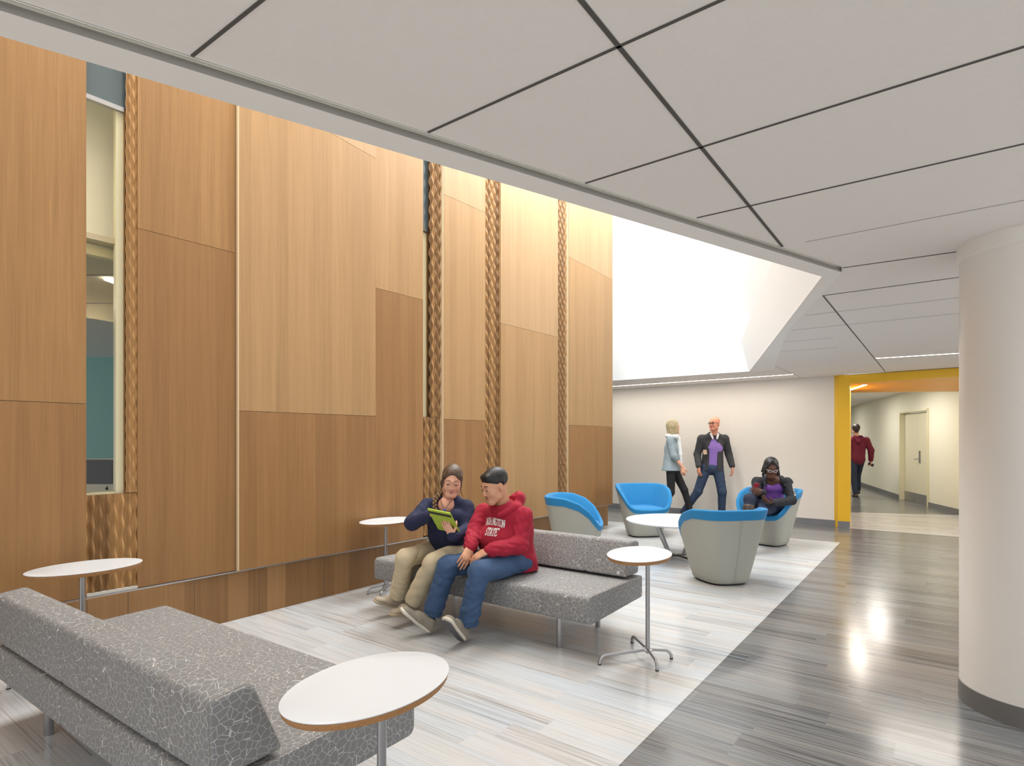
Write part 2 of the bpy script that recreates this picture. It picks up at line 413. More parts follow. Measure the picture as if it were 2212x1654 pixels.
# ---------------------------------------------------------------- wooden wall
wall = struct(empty('wall_left', (WP.x, WP.y, 0))); wall['_abs'] = list(wall.location)
ZB, ZT = .386, 6.2
TH = .05
def wbox(mb, t0, t1, z0, z1, o0, o1, mi=0):
    c = wpt((t0 + t1) / 2, (z0 + z1) / 2, (o0 + o1) / 2)
    mb.box(c, ((t1 - t0) / 2, abs(o1 - o0) / 2, (z1 - z0) / 2), (WD, WN, Vector((0, 0, 1))), mi)
def panel(x0, x1, z0, z1, m, o1=0.0, gap=.0015, t0=None):
    a = wt(x0) if t0 is None else t0; b = wt(x1)
    mb = MB(); wbox(mb, a + gap, b - gap, z0 + gap, z1 - gap, o1 - TH, o1); return mb.build('wood_panel', m, wall)
def slanted(x0, x1, za, zb, z1, zbase, m_lo, m_hi, o1=0.0):      # a panel cut by a slanting seam
    a, b = wt(x0) + .0015, wt(x1) - .0015
    for m, lo, hi in ((m_lo, (zbase, zbase), (za, zb)), (m_hi, (za, zb), (z1, z1))):
        q = [(a, lo[0] + .0015), (b, lo[1] + .0015), (b, hi[1] - .0015), (a, hi[0] - .0015)]
        V = [wpt(t, z, o1) for t, z in q] + [wpt(t, z, o1 - TH) for t, z in q]
        mb = MB(); mb.add(V, [(0, 1, 2, 3), (7, 6, 5, 4), (0, 4, 5, 1), (1, 5, 6, 2), (2, 6, 7, 3), (3, 7, 4, 0)])
        mb.build('wood_panel', m, wall)
panel(0, 187, ZB, wz(187, 872), M['wood_lo'], t0=-4.2); panel(0, 187, wz(187, 872), ZT, M['wood_left'], t0=-4.2)
panel(298, 510, ZB, wz(508, 545), M['wood_lo'], -.012); panel(298, 510, wz(508, 545), ZT, M['wood_left'], -.012)
z3 = wz(514, 887)
panel(513.5, 810, ZB, z3, M['wood_lo'], .012)
slanted(513.5, 810, wz(514, 175), wz(808, 342), ZT, z3, M['wood_mid'], M['wood_hi'], .012)
z4 = wz(913, 648)
panel(810, 913, ZB, z4, M['wood_lo'], .008); panel(810, 913, z4, ZT, M['wood_mid'], .008)
z5 = wz(955, 905)
panel(957, 1047, ZB, z5, M['wood_lo'], .012); slanted(957, 1047, wz(957, 420), wz(1047, 460), ZT, z5, M['wood_mid'], M['wood_hi'], .012)
z6 = wz(1080, 698)
panel(1080, 1204, ZB, z6, M['wood_mid'], .012); panel(1080, 1204, z6, ZT, M['wood_hi'], .012)
z7 = wz(1228, 918)
panel(1227, 1322, ZB, z7, M['wood_lo'], .012); slanted(1227, 1322, wz(1228, 555), wz(1322, 605), ZT, z7, M['wood_mid'], M['wood_hi'], .012)
# light edge lippings
for x in (511.3, 954.5, 1225):
    mb = MB(); t = wt(x); wbox(mb, t, t + .012, ZB, ZT, -TH, .014); mb.build('edge_lipping', M['woodedge'], wall)
# carved strips
def carved(x0, x1, z0, z1, off, p=.048, q=.15):
    a, b = wt(x0), wt(x1); ns = max(8, int((b - a) / .0035)); nz = max(6, int((z1 - z0) / .0125))
    V = []
    for j in range(nz + 1):
        z = z0 + (z1 - z0) * j / nz
        for i in range(ns + 1):
            s = (b - a) * i / ns
            h = min(1, p / .045) * (.010 * math.cos(2 * PI * s / p) + .013 * math.cos(PI * s / p) * math.cos(2 * PI * z / q))
            V.append(wpt(a + s, z, off + h))
    Fs = [(j * (ns + 1) + i, j * (ns + 1) + i + 1, (j + 1) * (ns + 1) + i + 1, (j + 1) * (ns + 1) + i) for j in range(nz) for i in range(ns)]
    mb = MB(); mb.add(V, Fs)
    wbox(mb, a, b, z0, z1, off - .045, off - .03)
    return mb.build('carved_panel', M['carved'], wall, smooth=True, angle=70, fixn=True)
zs1 = wz(272, 1066)
carved(187, 298, ZB + .02, zs1, -.03, p=.042)
carved(273.5, 298, zs1 + .004, ZT, -.022, p=.024, q=.11)
zs2 = wz(913, 900)
carved(913.5, 954, ZB + .01, zs2, -.03)
carved(929.5, 954, zs2 + .004, ZT, -.022)
carved(1048, 1079.5, ZB, ZT, -.02)
zs3 = wz(1205, 1003)
carved(1204.5, 1224.5, ZB, zs3 - .005, -.01); carved(1204.5, 1224.5, zs3, ZT, -.02)
# reveal strip, plinth, backing
mb = MB(); wbox(mb, -4.2, wt(1322), ZB - .012, ZB - .002, -.1, -.004); mb.build('metal_reveal', M['metal'], wall)
mb = MB(); wbox(mb, wt(188), wt(298), ZB, ZB + .018, -.05, -.006); mb.build('sill_strip', mat('pale_strip', 'c9c5bd', .5), wall)
tend = 6.9
PP = WP + A * 0
pl0 = WP - A * 4.2; pl1 = WP + A * tend
xs = [188, 277, 420, 560, 700, 830, 960, 1100, 1210, 1290]
mb = MB(); mb.prism([pl0, pl1, pl1 + B * .4, pl0 + B * .4], 0, ZB - .012); mb.build('plinth', M['plinth'], wall)
for x in xs:                                 # joints between plinth boards
    r = ray(x); tt = (r * WP.y - WP.x) / (A.x - r * A.y); p = WP + A * tt
    mb = MB(); mb.box((p.x, p.y, .185), (.0012, .0012, .184), (A, B, Vector((0, 0, 1)))); mb.build('plinth_joint', M['joint'], wall)
mb = MB()
tw0, tw1 = wt(187), wt(272); tv0, tv1 = wt(913), wt(929)
ztw = wz(187, 205)
for a, b in ((-4.2, tw0 - .25), (wt(298), tv0 - .3), (wt(954), wt(1321))):
    wbox(mb, a, b, ZB, ZT, -.34, -TH - .002)
wbox(mb, tw1 + .03, wt(298), zs1, ZT, -.34, -.1); wbox(mb, tw0 - .25, wt(298), ZB, zs1 - .02, -.34, -.115)
wbox(mb, tv1 + .03, wt(954), zs2, ZT, -.34, -.1); wbox(mb, tv0 - .3, wt(954), ZB, zs2 - .02, -.34, -.115)
mb.build('wall_backing', M['cream_frame'], wall)
mb = MB(); wbox(mb, wt(1322) - .012, wt(1322) - .002, ZB, ZT, -.5, -.05); mb.build('end_panel', M['wood_mid'], wall)

# ---------------------------------------------------------------- window 1 with the room behind it
win = struct(empty('window_1', tuple(wpt(tw0, zs1)))); win['_abs'] = list(win.location)
OFFG = -.05; tg1 = wto(272, OFFG)
mb = MB(); wbox(mb, tw0 - .25, tg1, zs1, ztw, OFFG - .006, OFFG); mb.build('glass_pane', M['glass'], win)
tj = wto(250, OFFG - .015)
mb = MB(); wbox(mb, tg1 - .003, tg1 + .02, zs1 - .01, ztw, OFFG - .02, OFFG + .002); mb.build('gasket', M['black'], win)
mb = MB(); wbox(mb, tj, tg1 + .02, zs1 - .02, ztw, OFFG - .03, OFFG - .012); wbox(mb, tw0 - .25, tg1 + .02, zs1 - .03, zs1 + .012, OFFG - .1, OFFG - .02)
mb.build('window_frame', M['cream_frame'], win)
mb = MB(); wbox(mb, tw0 - .25, tw1, ztw, ztw + .03, OFFG - .02, OFFG + .015); mb.build('head_channel', M['metal'], win)
mb = MB(); wbox(mb, tw0 - .25, tw1 + .02, ztw + .03, ZT, OFFG - .01, OFFG); mb.build('spandrel_panel', M['spandrel'], win)
zc1 = wz(215, 497)
mb = MB(); wbox(mb, tw0 - .5, tw1 + .6, zc1, ztw + .3, OFFG - .42, OFFG - .38); mb.build('bulkhead', mat('bulkhead_paint', 'f6f2e2', .7), win)
mb = MB(); wbox(mb, tw0 - .5, tw1 + .6, zc1 - .06, zc1, OFFG - .42, OFFG - .36); mb.build('bulkhead_edge', M['cream_frame'], win)
# room: ceiling, teal wall, side walls
mb = MB()
RW = wpt(tw0, 0, -.4)
rc_ = [RW + WN * .1 - WD * 6, RW + WN * .1 + WD * 2.6, RW + Vector((1.8, 6, 0)), RW + Vector((-8, 6, 0))]
mb.prism([p for p in rc_], zc1 + .02, zc1 + .06); 
rm = mb.build('ceiling_side_room', mat('side_room_ceiling', 'dcd3bb', .8)); struct(rm)
for k in (0.9, 1.9, 2.9, 4.1):
    mb = MB(); line_box(mb, RW + Vector((-7, k, 0)), RW + Vector((k * .7 - .1, k, 0)), .01, zc1 + .015, zc1 + .03); mb.build('ceiling_joint', M['joint2'], rm)
yw = 7.2
mb = MB(); mb.add([(-9, yw, 0), (0.0, yw, 0), (0.0, yw, 3.2), (-9, yw, 3.2)], [(0, 1, 2, 3)])
struct(mb.build('wall_side_room', M['teal']))
mb = MB(); mb.box((-5.5, yw - .03, at(215, 738, yw).z + .12), (3.5, .02, .14)); 
struct(mb.build('trim_1', mat('side_room_header', 'd8cdb0', .7)))
area('side_room_added_fill', (-6.6, 5.6, zc1 - .02), 1.4, 1.4, 130, (1, .96, .86))  # added lamp, kept out of sight of the window, fills the room
area('hidden_bulkhead_fill', tuple(wpt(tw0 - .35, (zc1 + ztw) / 2 - .1, -.14)), .25, .8, 26, (1, .95, .82), (PI / 2, 0, math.atan2(WD.y, WD.x) - .5))  # added lamp hidden behind the left panel, brightens the bulkhead
mb = MB(); p = at(244, 611, 5.0); mb.box((p.x, p.y, zc1 + .012), (.03, .07, .012)); 
lt = tag(mb.build('ceiling_light', M['lamp']), 'small bright light fixture in the ceiling behind the tall left window', 'light')
# monitor on a desk behind the window
ym = 4.55
m0 = at(150, 1060, ym)
mon = tag(empty('computer_monitor', (m0.x, ym, 0.0)), 'black-screened computer monitor with silver chin behind the tall left window', 'monitor')
zt_, zb_, zch = at(200, 990, ym).z, at(200, 1063, ym).z, at(200, 1046, ym).z
xr = at(252, 1000, ym).x - m0.x
mb = MB(); mb.box((xr / 2 - .15, .012, (zt_ + zb_) / 2), ((xr + .3) / 2, .012, (zt_ - zb_) / 2)); mb.build('casing', M['silver'], mon, bevel=.003)
mb = MB(); mb.box((xr / 2 - .16, -.002, (zt_ + zch) / 2 - .003), ((xr + .26) / 2, .002, (zt_ - zch) / 2 - .006)); mb.build('screen', M['screen'], mon)
lx = at(231, 1054, ym).x - m0.x; lz = at(231, 1055, ym).z
mb = MB()
mb.loft([[(lx + .011 * math.cos(a) * (1 - .12 * (math.cos(a) > .8)), yy, lz + .012 * math.sin(a) * (1 - .1 * abs(math.cos(a)))) for a in [2 * PI * k / 24 for k in range(24)]] for yy in (-.001, -.003)])
mb.loft([[(lx + .002 + .006 * math.cos(a) * .5 + .003 * math.sin(a), yy, lz + .017 + .004 * math.sin(a)) for a in [2 * PI * k / 12 for k in range(12)]] for yy in (-.001, -.003)])
mb.build('logo', M['black'], mon)
mb = MB(); mb.box((xr / 2 - .1, .05, (zb_ + .01 + .752) / 2), (.08, .012, (zb_ + .01 - .752) / 2)); mb.build('stand', M['silver'], mon)
mb = MB(); mb.box((m0.x - .1, ym + .15, .73), (.9, .3, .02), (WD, WN, Vector((0, 0, 1))))
dk = empty('desk', (m0.x - .1, ym + .15, 0)); tag(dk, 'desk behind the tall left window carrying the monitor', 'desk'); dk['_abs'] = list(dk.location)
mb.build('desk_top', M['silver'], dk)
for sx in (-.8, .8):
    mb = MB(); p = Vector((m0.x - .1, ym + .15, 0)) + WD * sx; mb.box((p.x, p.y, .355), (.03, .25, .355), (WD, WN, Vector((0, 0, 1)))); mb.build('leg', M['silver'], dk)
mb = MB(); mb.add([(-8, 3.2, .002), (0, 6.0, .002), (0, 9, .002), (-8, 9, .002)], [(0, 1, 2, 3)])
# window 2 (slim)
win2 = struct(empty('window_2', tuple(wpt(tv0, zs2)))); win2['_abs'] = list(win2.location)
zt2 = wz(920, 497)
tg2 = wto(927.5, OFFG)
mb = MB(); wbox(mb, tv0 - .3, tg2, zs2, zt2, OFFG - .006, OFFG); mb.build('glass_pane', M['glass'], win2)
mb = MB(); wbox(mb, tv0 - .3, tg2, zs2 - .01, zt2, OFFG - .03, OFFG - .012); mb.build('window_frame', M['cream_frame'], win2)
mb = MB(); wbox(mb, tg2, tg2 + .02, zs2 - .01, ZT, OFFG - .04, OFFG + .002); mb.build('gasket', M['black'], win2)
mb = MB(); wbox(mb, tv0 - .3, tv1, zt2, zt2 + .03, OFFG - .02, OFFG + .02); mb.build('head_channel', M['dmetal'], win2)
mb = MB(); wbox(mb, tv0 - .3, tv1 + .02, zt2 + .03, ZT, OFFG - .01, OFFG); mb.build('spandrel_panel', M['spandrel'], win2)

# ---------------------------------------------------------------- rear wall, yellow portal, corridor
mb = MB(); line_box(mb, R0, R2, .06, 0, ZC, side=.06); struct(mb.build('wall_back', M['cream_wall']))
mb = MB(); line_box(mb, R0, R2, .008, 0, .1, side=-.008); struct(mb.build('baseboard_back', M['basebd']))
HZ = 2.308
J1 = gp(1836, 1140); hx2 = F * (H - HZ) / (813 - HY); J2 = Vector((ray(2072) * hx2, hx2, 0)); JDn = (J2 - J1).normalized()
J3 = J2 + JDn * 1.3
por = struct(empty('trim_2', (J1.x, J1.y, 0))); por['_abs'] = list(por.location)
bk1 = Vector((ray(1836) * 11.13, 11.13, 0)); bk2 = Vector((ray(2072) * 10.76, 10.76, 0)); bk3 = bk2 + (bk2 - bk1) * .9
Rp = R2 - Vector((.03, .05, 0))
mb = MB(); mb.prism([Rp, J1, bk1 + Vector((.02, 0, 0)), bk1 - Vector((.3, 0, 0)), R2 + Vector((-.05, .1, 0))], 0, ZC); mb.build('jamb', M['yellow'], por)
mb = MB(); mb.prism([J1 - JDn * .02, J3, J3 + Vector((.06, .1, 0)), J1 + Vector((.05, .15, 0))], HZ, ZC); mb.build('header', M['yellow'], por)
mb = MB(); mb.prism([J1 + Vector((.005, .01, 0)), J3 + Vector((0, .02, 0)), bk3, bk1], HZ + .001, HZ + .08); mb.build('soffit', M['orange'], por)
mb = MB(); line_box(mb, Rp, J1, .01, 0, .1, side=-.01); mb.build('base_strip', M['basebd'], por)
mb = MB(); line_box(mb, J1 - JDn * .1, J3, .004, ZC - .006, ZC, side=-.004); mb.build('shadow_gap', M['joint'], por)
mb = MB(); line_box(mb, J3 + JDn * .02, J3 + JDn * 3.5, .08, 0, ZC, side=.08); struct(mb.build('wall_right', M['cream_wall']))
def bar_light(p, q, z, half, label, pw):
    e = empty('linear_ceiling_light', ((p.x + q.x) / 2, (p.y + q.y) / 2, z)); e['_abs'] = list(e.location)
    tag(e, label, 'ceiling light')
    mb = MB(); line_box(mb, p, q, half, z - .004, z + .01); mb.build('diffuser', M['lamp'], e)
    mb = MB()
    for s in (-1, 1): line_box(mb, p, q, .004, z - .005, z + .012, side=s * (half + .004))
    mb.build('housing', M['silver'], e)
    d = q - p
    area('linear_lamp', ((p.x + q.x) / 2, (p.y + q.y) / 2, z - .008), d.length, half * 2, pw, (1, .93, .84), (0, 0, math.atan2(d.y, d.x)))
p_, q_ = gp(1323, 834, ZC), gp(1712, 808, ZC)
bar_light(p_ - (q_ - p_) * .2, q_, ZC, .022, 'long thin light strip in the ceiling in front cream back wall', 22)
bar_light(gp(1893, 773, ZC), gp(2120, 759, ZC), ZC, .022, 'thin light strip in the ceiling that runs behind the round column', 22)
pa, pb = Vector((5.81, 9.49, HZ)), Vector((6.12, 10.45, HZ))
bar_light(pa, pb, HZ, .035, 'short light bar in the orange underside of the yellow portal', 16)
# corridor
cw = [(7.9, 9.2), (8.39, 10.8), (8.72, 12.05), (9.17, 13.6), (10.55, 17.24), (11.9, 20.6), (13, 23.5)]
cv = [Vector((a, b, 0)) for a, b in cw]
mb = MB()
def offs(p, q, d): n = (q - p).normalized(); return Vector((n.y, -n.x, 0)) * d
for i in range(len(cv) - 1):
    p, q = cv[i], cv[i + 1]; o_ = offs(p, q, .2); z0 = 2.05 if i == 2 else 0
    mb.prism([p, q, q + o_, p + o_], z0, 2.75)
struct(mb.build('wall_corridor_right', M['corr_wall']))
mb = MB()
for i in (0, 1, 3, 4, 5):
    p, q = cv[i], cv[i + 1]; line_box(mb, p, q, .006, 0, .1, side=.006)
struct(mb.build('baseboard_corridor', M['basebd']))
mb = MB(); lp = [(5.4, 10.0), (6.6, 12.3), (7.2, 15), (8.4, 19), (10, 24)]
for (a, b), (c, d) in zip(lp, lp[1:]): line_box(mb, (a - .3, b), (c - .3, d), .06, 0, 2.75)
struct(mb.build('wall_corridor_left', M['corr_wall']))
mb = MB(); mb.prism([bk1 + Vector((-.6, 0, 0)), bk3, Vector((13.5, 13, 0)), Vector((14, 24, 0)), Vector((8, 24, 0)), Vector((5.2, 13, 0))], 2.5, 2.55)
cc = struct(mb.build('ceiling_corridor', M['ceil']))
mb = MB(); mb.prism([bk1 + Vector((-.4, .01, 0)), bk3, bk3 + Vector((.05, .12, 0)), bk1 + Vector((-.4, .12, 0))], HZ, 2.55); struct(mb.build('trim_3', M['corr_wall']))
mb = MB(); mb.prism([Vector((8, 23.4, 0)), Vector((13.4, 23.4, 0)), Vector((13.4, 23.6, 0)), Vector((8, 23.6, 0))], 0, 2.6); struct(mb.build('wall_corridor_end', M['corr_wall']))
for lx, ly, pw in ((7.6, 11.9, 30), (8.2, 14.5, 30), (9.4, 18.5, 34)):
    area('corridor_lamp', (lx, ly, 2.48), .3, 1.2, pw, (1, .95, .86), (0, 0, -.35))
# door
dp, dq = cv[2], cv[3]; dd = (dq - dp).normalized(); dn = Vector((dd.y, -dd.x, 0)); dL = (dq - dp).length
door = struct(empty('door_1', (dp.x, dp.y, 0))); door['_abs'] = list(door.location)
ax3 = (dd, dn, Vector((0, 0, 1)))
M['door'] = mat('door_paint', 'd8d3bc', .5)
for a, b, h in ((.03, dL / 2 - .002, 1), (dL / 2 + .002, dL - .03, -1)):
    mb = MB(); c = dp + dd * ((a + b) / 2) + dn * .1; mb.box((c.x, c.y, 1.01), ((b - a) / 2, .022, 1.005), ax3); mb.build('door_leaf', M['door'], door)
    mb = MB(); c = dp + dd * ((a + b) / 2) + dn * .075; mb.box((c.x, c.y, .11), ((b - a) / 2 - .01, .003, .1), ax3); mb.build('kick_plate', M['metal'], door)
mb = MB()
for t in (0.012, dL - .012): c = dp + dd * t + dn * .05; mb.box((c.x, c.y, 1.03), (.02, .075, 1.03), ax3)
c = dp + dd * (dL / 2) + dn * .05; mb.box((c.x, c.y, 2.045), (dL / 2, .075, .02), ax3)
mb.build('door_frame', mat('door_frame_paint', 'dcd6b8', .5), door)
hc = dp + dd * (dL * .42) + dn * .07
mb = MB(); mb.box((hc.x, hc.y, 1.03), (.035, .006, .13), ax3); mb.build('lock_plate', M['metal'], door)
mb = MB(); q = hc - dn * .01; mb.tube([q + Vector((0, 0, .98)), q - dn * .05 + Vector((0, 0, .98)), q - dn * .055 + dd * .12 + Vector((0, 0, .98))], .011); mb.build('door_handle', M['metal'], door, smooth=True)

# ---------------------------------------------------------------- column
cc_ = (2.70, 2.99)
colm = tag(empty('column', (cc_[0], cc_[1], 0)), 'large round off-white column with a dark base at the right edge', 'column')
mb = MB(); mb.lathe((0, 0, 0), [(.3, .1), (.3, 2.36)], 96); mb.build('shaft', M['column'], colm, smooth=True)
mb = MB(); mb.lathe((0, 0, 0), [(.304, .0), (.304, .1), (.3, .102)], 96); mb.build('base_band', mat('column_base', '6b6a68', .45), colm, smooth=True)
mb = MB(); mb.lathe((0, 0, 0), [(.302, 2.36), (.311, 2.372), (.311, ZC)], 96); mb.build('collar', M['column'], colm, smooth=True)

# ---------------------------------------------------------------- sofas
def rprof(pts, r, n=5):                    # rounded closed polygon in (y, z)
    out = []; m = len(pts)
    for i in range(m):
        p = Vector(pts[i] + (0,)); a = (Vector(pts[i - 1] + (0,)) - p); b = (Vector(pts[(i + 1) % m] + (0,)) - p)
        rr = r[i] if isinstance(r, (list, tuple)) else r
        rr = min(rr, a.length * .45, b.length * .45); s = p + a.normalized() * rr; e = p + b.normalized() * rr
        for k in range(n + 1):
            t = k / n; q = s * (1 - t) ** 2 + p * 2 * t * (1 - t) + e * t * t; out.append((q.x, q.y))
    return out
def cushion(mb, prof, x0, x1, seams, er=.02):
    cy = sum(p[0] for p in prof) / len(prof); cz = sum(p[1] for p in prof) / len(prof)
    def ring(x, d):
        out = []
        for y, z in prof:
            v = Vector((y - cy, z - cz)); l = v.length; v = v * ((l - d) / l); out.append((x, cy + v.x, cz + v.y))
        return out
    st = [(x0, er * .9)]
    for k in (1, 2, 3): a = k / 3 * PI / 2; st.append((x0 + er * (1 - math.cos(a)), er * (1 - math.sin(a))))
    st.append((x0 + .08, 0))
    for s in seams: st += [(s - .035, -.001), (s - .01, .0015), (s, .008), (s + .01, .0015), (s + .035, -.001)]
    st.append((x1 - .08, 0))
    for k in (3, 2, 1): a = k / 3 * PI / 2; st.append((x1 - er * (1 - math.cos(a)), er * (1 - math.sin(a))))
    st.append((x1, er * .9)); st.sort(key=lambda q: q[0])
    mb.loft([ring(x, d) for x, d in st])
def sofa(c, rz, short, label):
    e = tag(empty('sofa', c, rz), label, 'sofa')
    hx = 1.02
    seams = [short * (hx - .36), short * (hx - .36 - .82)]
    prof = rprof([(-.4, .235), (.4, .25), (.4, .405), (-.4, .415)], [.03, .02, .02, .035])
    prof = [(y - (.012 * math.sin(max(0, min(1, (z - .235) / .18)) * PI) if y < -.35 else 0), z) for y, z in prof]
    mb = MB(); cushion(mb, prof, -hx, hx, seams, .012); mb.build('seat', M['fabric'], e, smooth=True, angle=60)
    bprof = rprof([(.17, .425), (.395, .42), (.405, .655), (.275, .67)], [.02, .02, .025, .03])
    mb = MB(); cushion(mb, bprof, -hx + .01, hx - .03, seams, .012); mb.build('backrest', M['fabric'], e, smooth=True, angle=60)
    for xe in (-hx + .01, hx - .01):
        pr = [(xe, y * .985, .325 + (z - .325) * .97) for y, z in prof]; mb = MB(); mb.tube(pr + [pr[0]], .0035, 6, cap=False); mb.build('piping', M['piping'], e, smooth=True)
    for xe in (-hx + .02, hx - .04):
        cy = .31; cz = .54
        pr = [(xe, cy + (y - cy) * .97, cz + (z - cz) * .98) for y, z in bprof]; mb = MB(); mb.tube(pr + [pr[0]], .0035, 6, cap=False); mb.build('piping', M['piping'], e, smooth=True)
    for sx in (-1, 1):
        for sy in (-1, 1):
            mb = MB(); mb.lathe((sx * (hx - .30), sy * .27, 0), [(.017, 0), (.019, .006), (.019, .245)], 20); mb.build('leg', M['metal'], e, smooth=True)
    mb = MB(); mb.box((0, 0, .232), (.8, .3, .008)); mb.build('underframe', M['black'], e)
    return e
SF2 = sofa((-.095, 4.530, 0), math.radians(-36.76), 1, 'grey crackle-patterned sofa the two students sit on, facing the camera')
SF1 = sofa((-1.453, 2.542, 0), math.radians(145.04), -1, 'grey crackle-patterned sofa in the left foreground, empty, seen from behind')

# ---------------------------------------------------------------- oval side tables
def side_table(ctr, th, pole, legs, label, zt=.658):
    e = tag(empty('side_table', (pole[0], pole[1], 0)), label, 'side table', None)
    dx, dy = ctr[0] - pole[0], ctr[1] - pole[1]
    def oval(s, z, n=72): return [(dx + (.283 * s) * math.cos(a) * math.cos(th) - (.2 * s) * math.sin(a) * math.sin(th), dy + (.283 * s) * math.cos(a) * math.sin(th) + (.2 * s) * math.sin(a) * math.cos(th), z) for a in [2 * PI * k / n for k in range(n)]]
    mb = MB(); mb.loft([oval(.992, zt - .0045), oval(1, zt - .003), oval(1, zt - .001), oval(.993, zt)]); mb.build('tabletop', M['laminate'], e, smooth=True, angle=30)
    mb = MB(); mb.loft([oval(.965, zt - .025), oval(.985, zt - .018), oval(.997, zt - .0045)]); mb.build('plywood_edge', M['ply'], e, smooth=True, angle=50)
    mb = MB(); mb.lathe((0, 0, 0), [(.014, .045), (.014, zt - .024)], 20); mb.build('pole', M['metal'], e, smooth=True)
    mb = MB(); mb.lathe((0, 0, 0), [(.05, zt - .03), (.05, zt - .0245)], 24); mb.build('mounting_plate', M['metal'], e, smooth=True)
    mb = MB(); mb.lathe((0, 0, 0), [(.008, .03), (.036, .052), (.036, .058), (.02, .062)], 24); mb.build('hub', M['metal'], e, smooth=True)
    for lx, ly in legs:
        L = math.hypot(lx, ly); ux, uy = lx / L, ly / L; pts = [(ux * .02, uy * .02, .056), (ux * (L - .045), uy * (L - .045), .056)]
        for k in range(1, 6):
            a = k / 5 * PI / 2; pts.append((ux * (L - .045 + .045 * math.sin(a)), uy * (L - .045 + .045 * math.sin(a)), .056 - .04 + .04 * math.cos(a)))
        pts.append((lx, ly, .004)); mb = MB(); mb.tube(pts, .0095, 12); lg = mb.build('leg', M['metal'], e, smooth=True)
        mb = MB(); mb.lathe((lx, ly, 0), [(.011, 0), (.011, .008)], 12); mb.build('glide', M['black'], lg)
    return e
L2 = [(-.327, -.116), (-.044, .271), (.147, -.018), (.007, -.21)]
side_table((.834, 3.766), 1.07, (.872, 3.70), L2, 'oval white side table at the right end of the sofa the students share')
side_table((-.434, 1.765), .96, (-.388, 1.715), L2, 'oval white side table nearest the camera, overlapping the front sofa seat')
side_table((-2.50, 3.38), .80, (-2.50, 3.35), L2, 'oval white side table beyond the front sofa, before the carved wood strip')
side_table((-1.15, 5.32), .93, (-1.176, 5.36), [(-.128, -.146), (.018, -.27), (.2, .02), (.02, .2)], 'oval white side table behind the woman in navy, against the wood wall')

# ---------------------------------------------------------------- round coffee table
ct = tag(empty('coffee_table', (1.95, 6.84, 0)), 'large round white coffee table between the blue armchairs', 'coffee table')
mb = MB(); mb.lathe((0, 0, 0), [(.54, .428), (.575, .436), (.585, .444), (.583, .452), (.578, .454)], 96); mb.build('tabletop', M['laminate'], ct, smooth=True, angle=30)
for k in range(4):
    a = math.radians(28 + 90 * k); c, s = math.cos(a), math.sin(a)
    mb = MB(); mb.tube([(c * .34, s * .34, .43), (c * .10, s * .10, .03)], .014, 10); mb.build('leg', M['metal'], ct, smooth=True)
    mb = MB(); mb.tube([(c * .02, s * .02, .035), (c * .42, s * .42, .012)], .012, 10); mb.build('foot', M['dmetal'], ct, smooth=True)
mb = MB(); mb.lathe((0, 0, 0), [(.03, .022), (.035, .03), (.03, .04)], 24); mb.build('base_ring', M['dmetal'], ct, smooth=True)

# ---------------------------------------------------------------- tub armchairs
OUT = [(0, .40), (.20, .385), (.335, .30), (.405, .10), (.42, -.10), (.395, -.26), (.29, -.345), (0, -.375), (-.29, -.345), (-.395, -.26), (-.42, -.10), (-.405, .10), (-.335, .30), (-.20, .385)]
def catmull(P, n):
    out = []; m = len(P)
    for i in range(m):
        p0, p1, p2, p3 = (Vector(P[(i + k - 1) % m]) for k in range(4))
        for k in range(n):
            t = k / n; out.append(.5 * ((2 * p1) + (p2 - p0) * t + (2 * p0 - 5 * p1 + 4 * p2 - p3) * t * t + (3 * p1 - p0 - 3 * p2 + p3) * t ** 3))
    return out
def chair_meshes():
    O = catmull(OUT, 8); n = len(O)
    def rimz(y): return float(np.interp(y, [-.375, -.34, -.29, -.19, -.05, .12, .28], [.40, .42, .475, .58, .675, .73, .74]))
    def band(y): return float(np.interp(y, [-.375, -.25, 0, .3], [.055, .07, .085, .095]))
    def outp(p, z, d=0.0):
        u = z / .75; s = (.55 + .45 * u ** .92) * .975
        q = Vector((p.x * s, p.y * (s + .03 * (1 - u)) + .01 * (1 - u))); 
        l = q.length; q = q * ((l + d) / l); return (q.x, q.y, z)
    rings = []
    for k in range(13):
        rings.append([outp(p, .03 + (rimz(p.y) - band(p.y) - .03) * k / 12) for p in O])
    shell = MB(); shell.loft([[outp(p, .02, -.012) for p in O]] + rings + [[outp(p, rimz(p.y) - band(p.y), -.02) for p in O]], caps=False)
    L = []
    for k in range(5): L.append([outp(p, rimz(p.y) - band(p.y) + band(p.y) * k / 4 * .85, .005) for p in O])
    T = .052
    for k in range(1, 7):
        a = k / 6 * PI
        L.append([outp(p, rimz(p.y) - band(p.y) * .15 + .018 * math.sin(a), .005 - T / 2 * (1 - math.cos(a))) for p in O])
    for k in range(1, 8):
        t = k / 7
        r_ = []
        for p in O:
            zt = rimz(p.y) - band(p.y) * .15; zb = .34; z = zt + (zb - zt) * t
            r_.append(outp(p, z, -.047 - .05 * math.sin(t * PI / 2) * min(1, max(0, (zt - .4) / .2))))
        L.append(r_)
    liner = MB(); liner.loft([[outp(p, rimz(p.y) - band(p.y), -.02) for p in O]] + L, caps=False)
    seat = MB(); 
    S = []
    for s, z in ((1, .33), (1, .385), (.99, .402), (.96, .414), (.85, .424), (.6, .428), (.3, .429)):
        S.append([tuple(Vector((outp(p, .4, -.06)[0] * s, outp(p, .4, -.045)[1] * s, z))) for p in O])
    seat.loft(S)
    base = MB(); base.loft([[outp(p, .0, -.02)[:2] + (z,) for p in O] for z in (.0, .022)])
    return shell, liner, seat, base
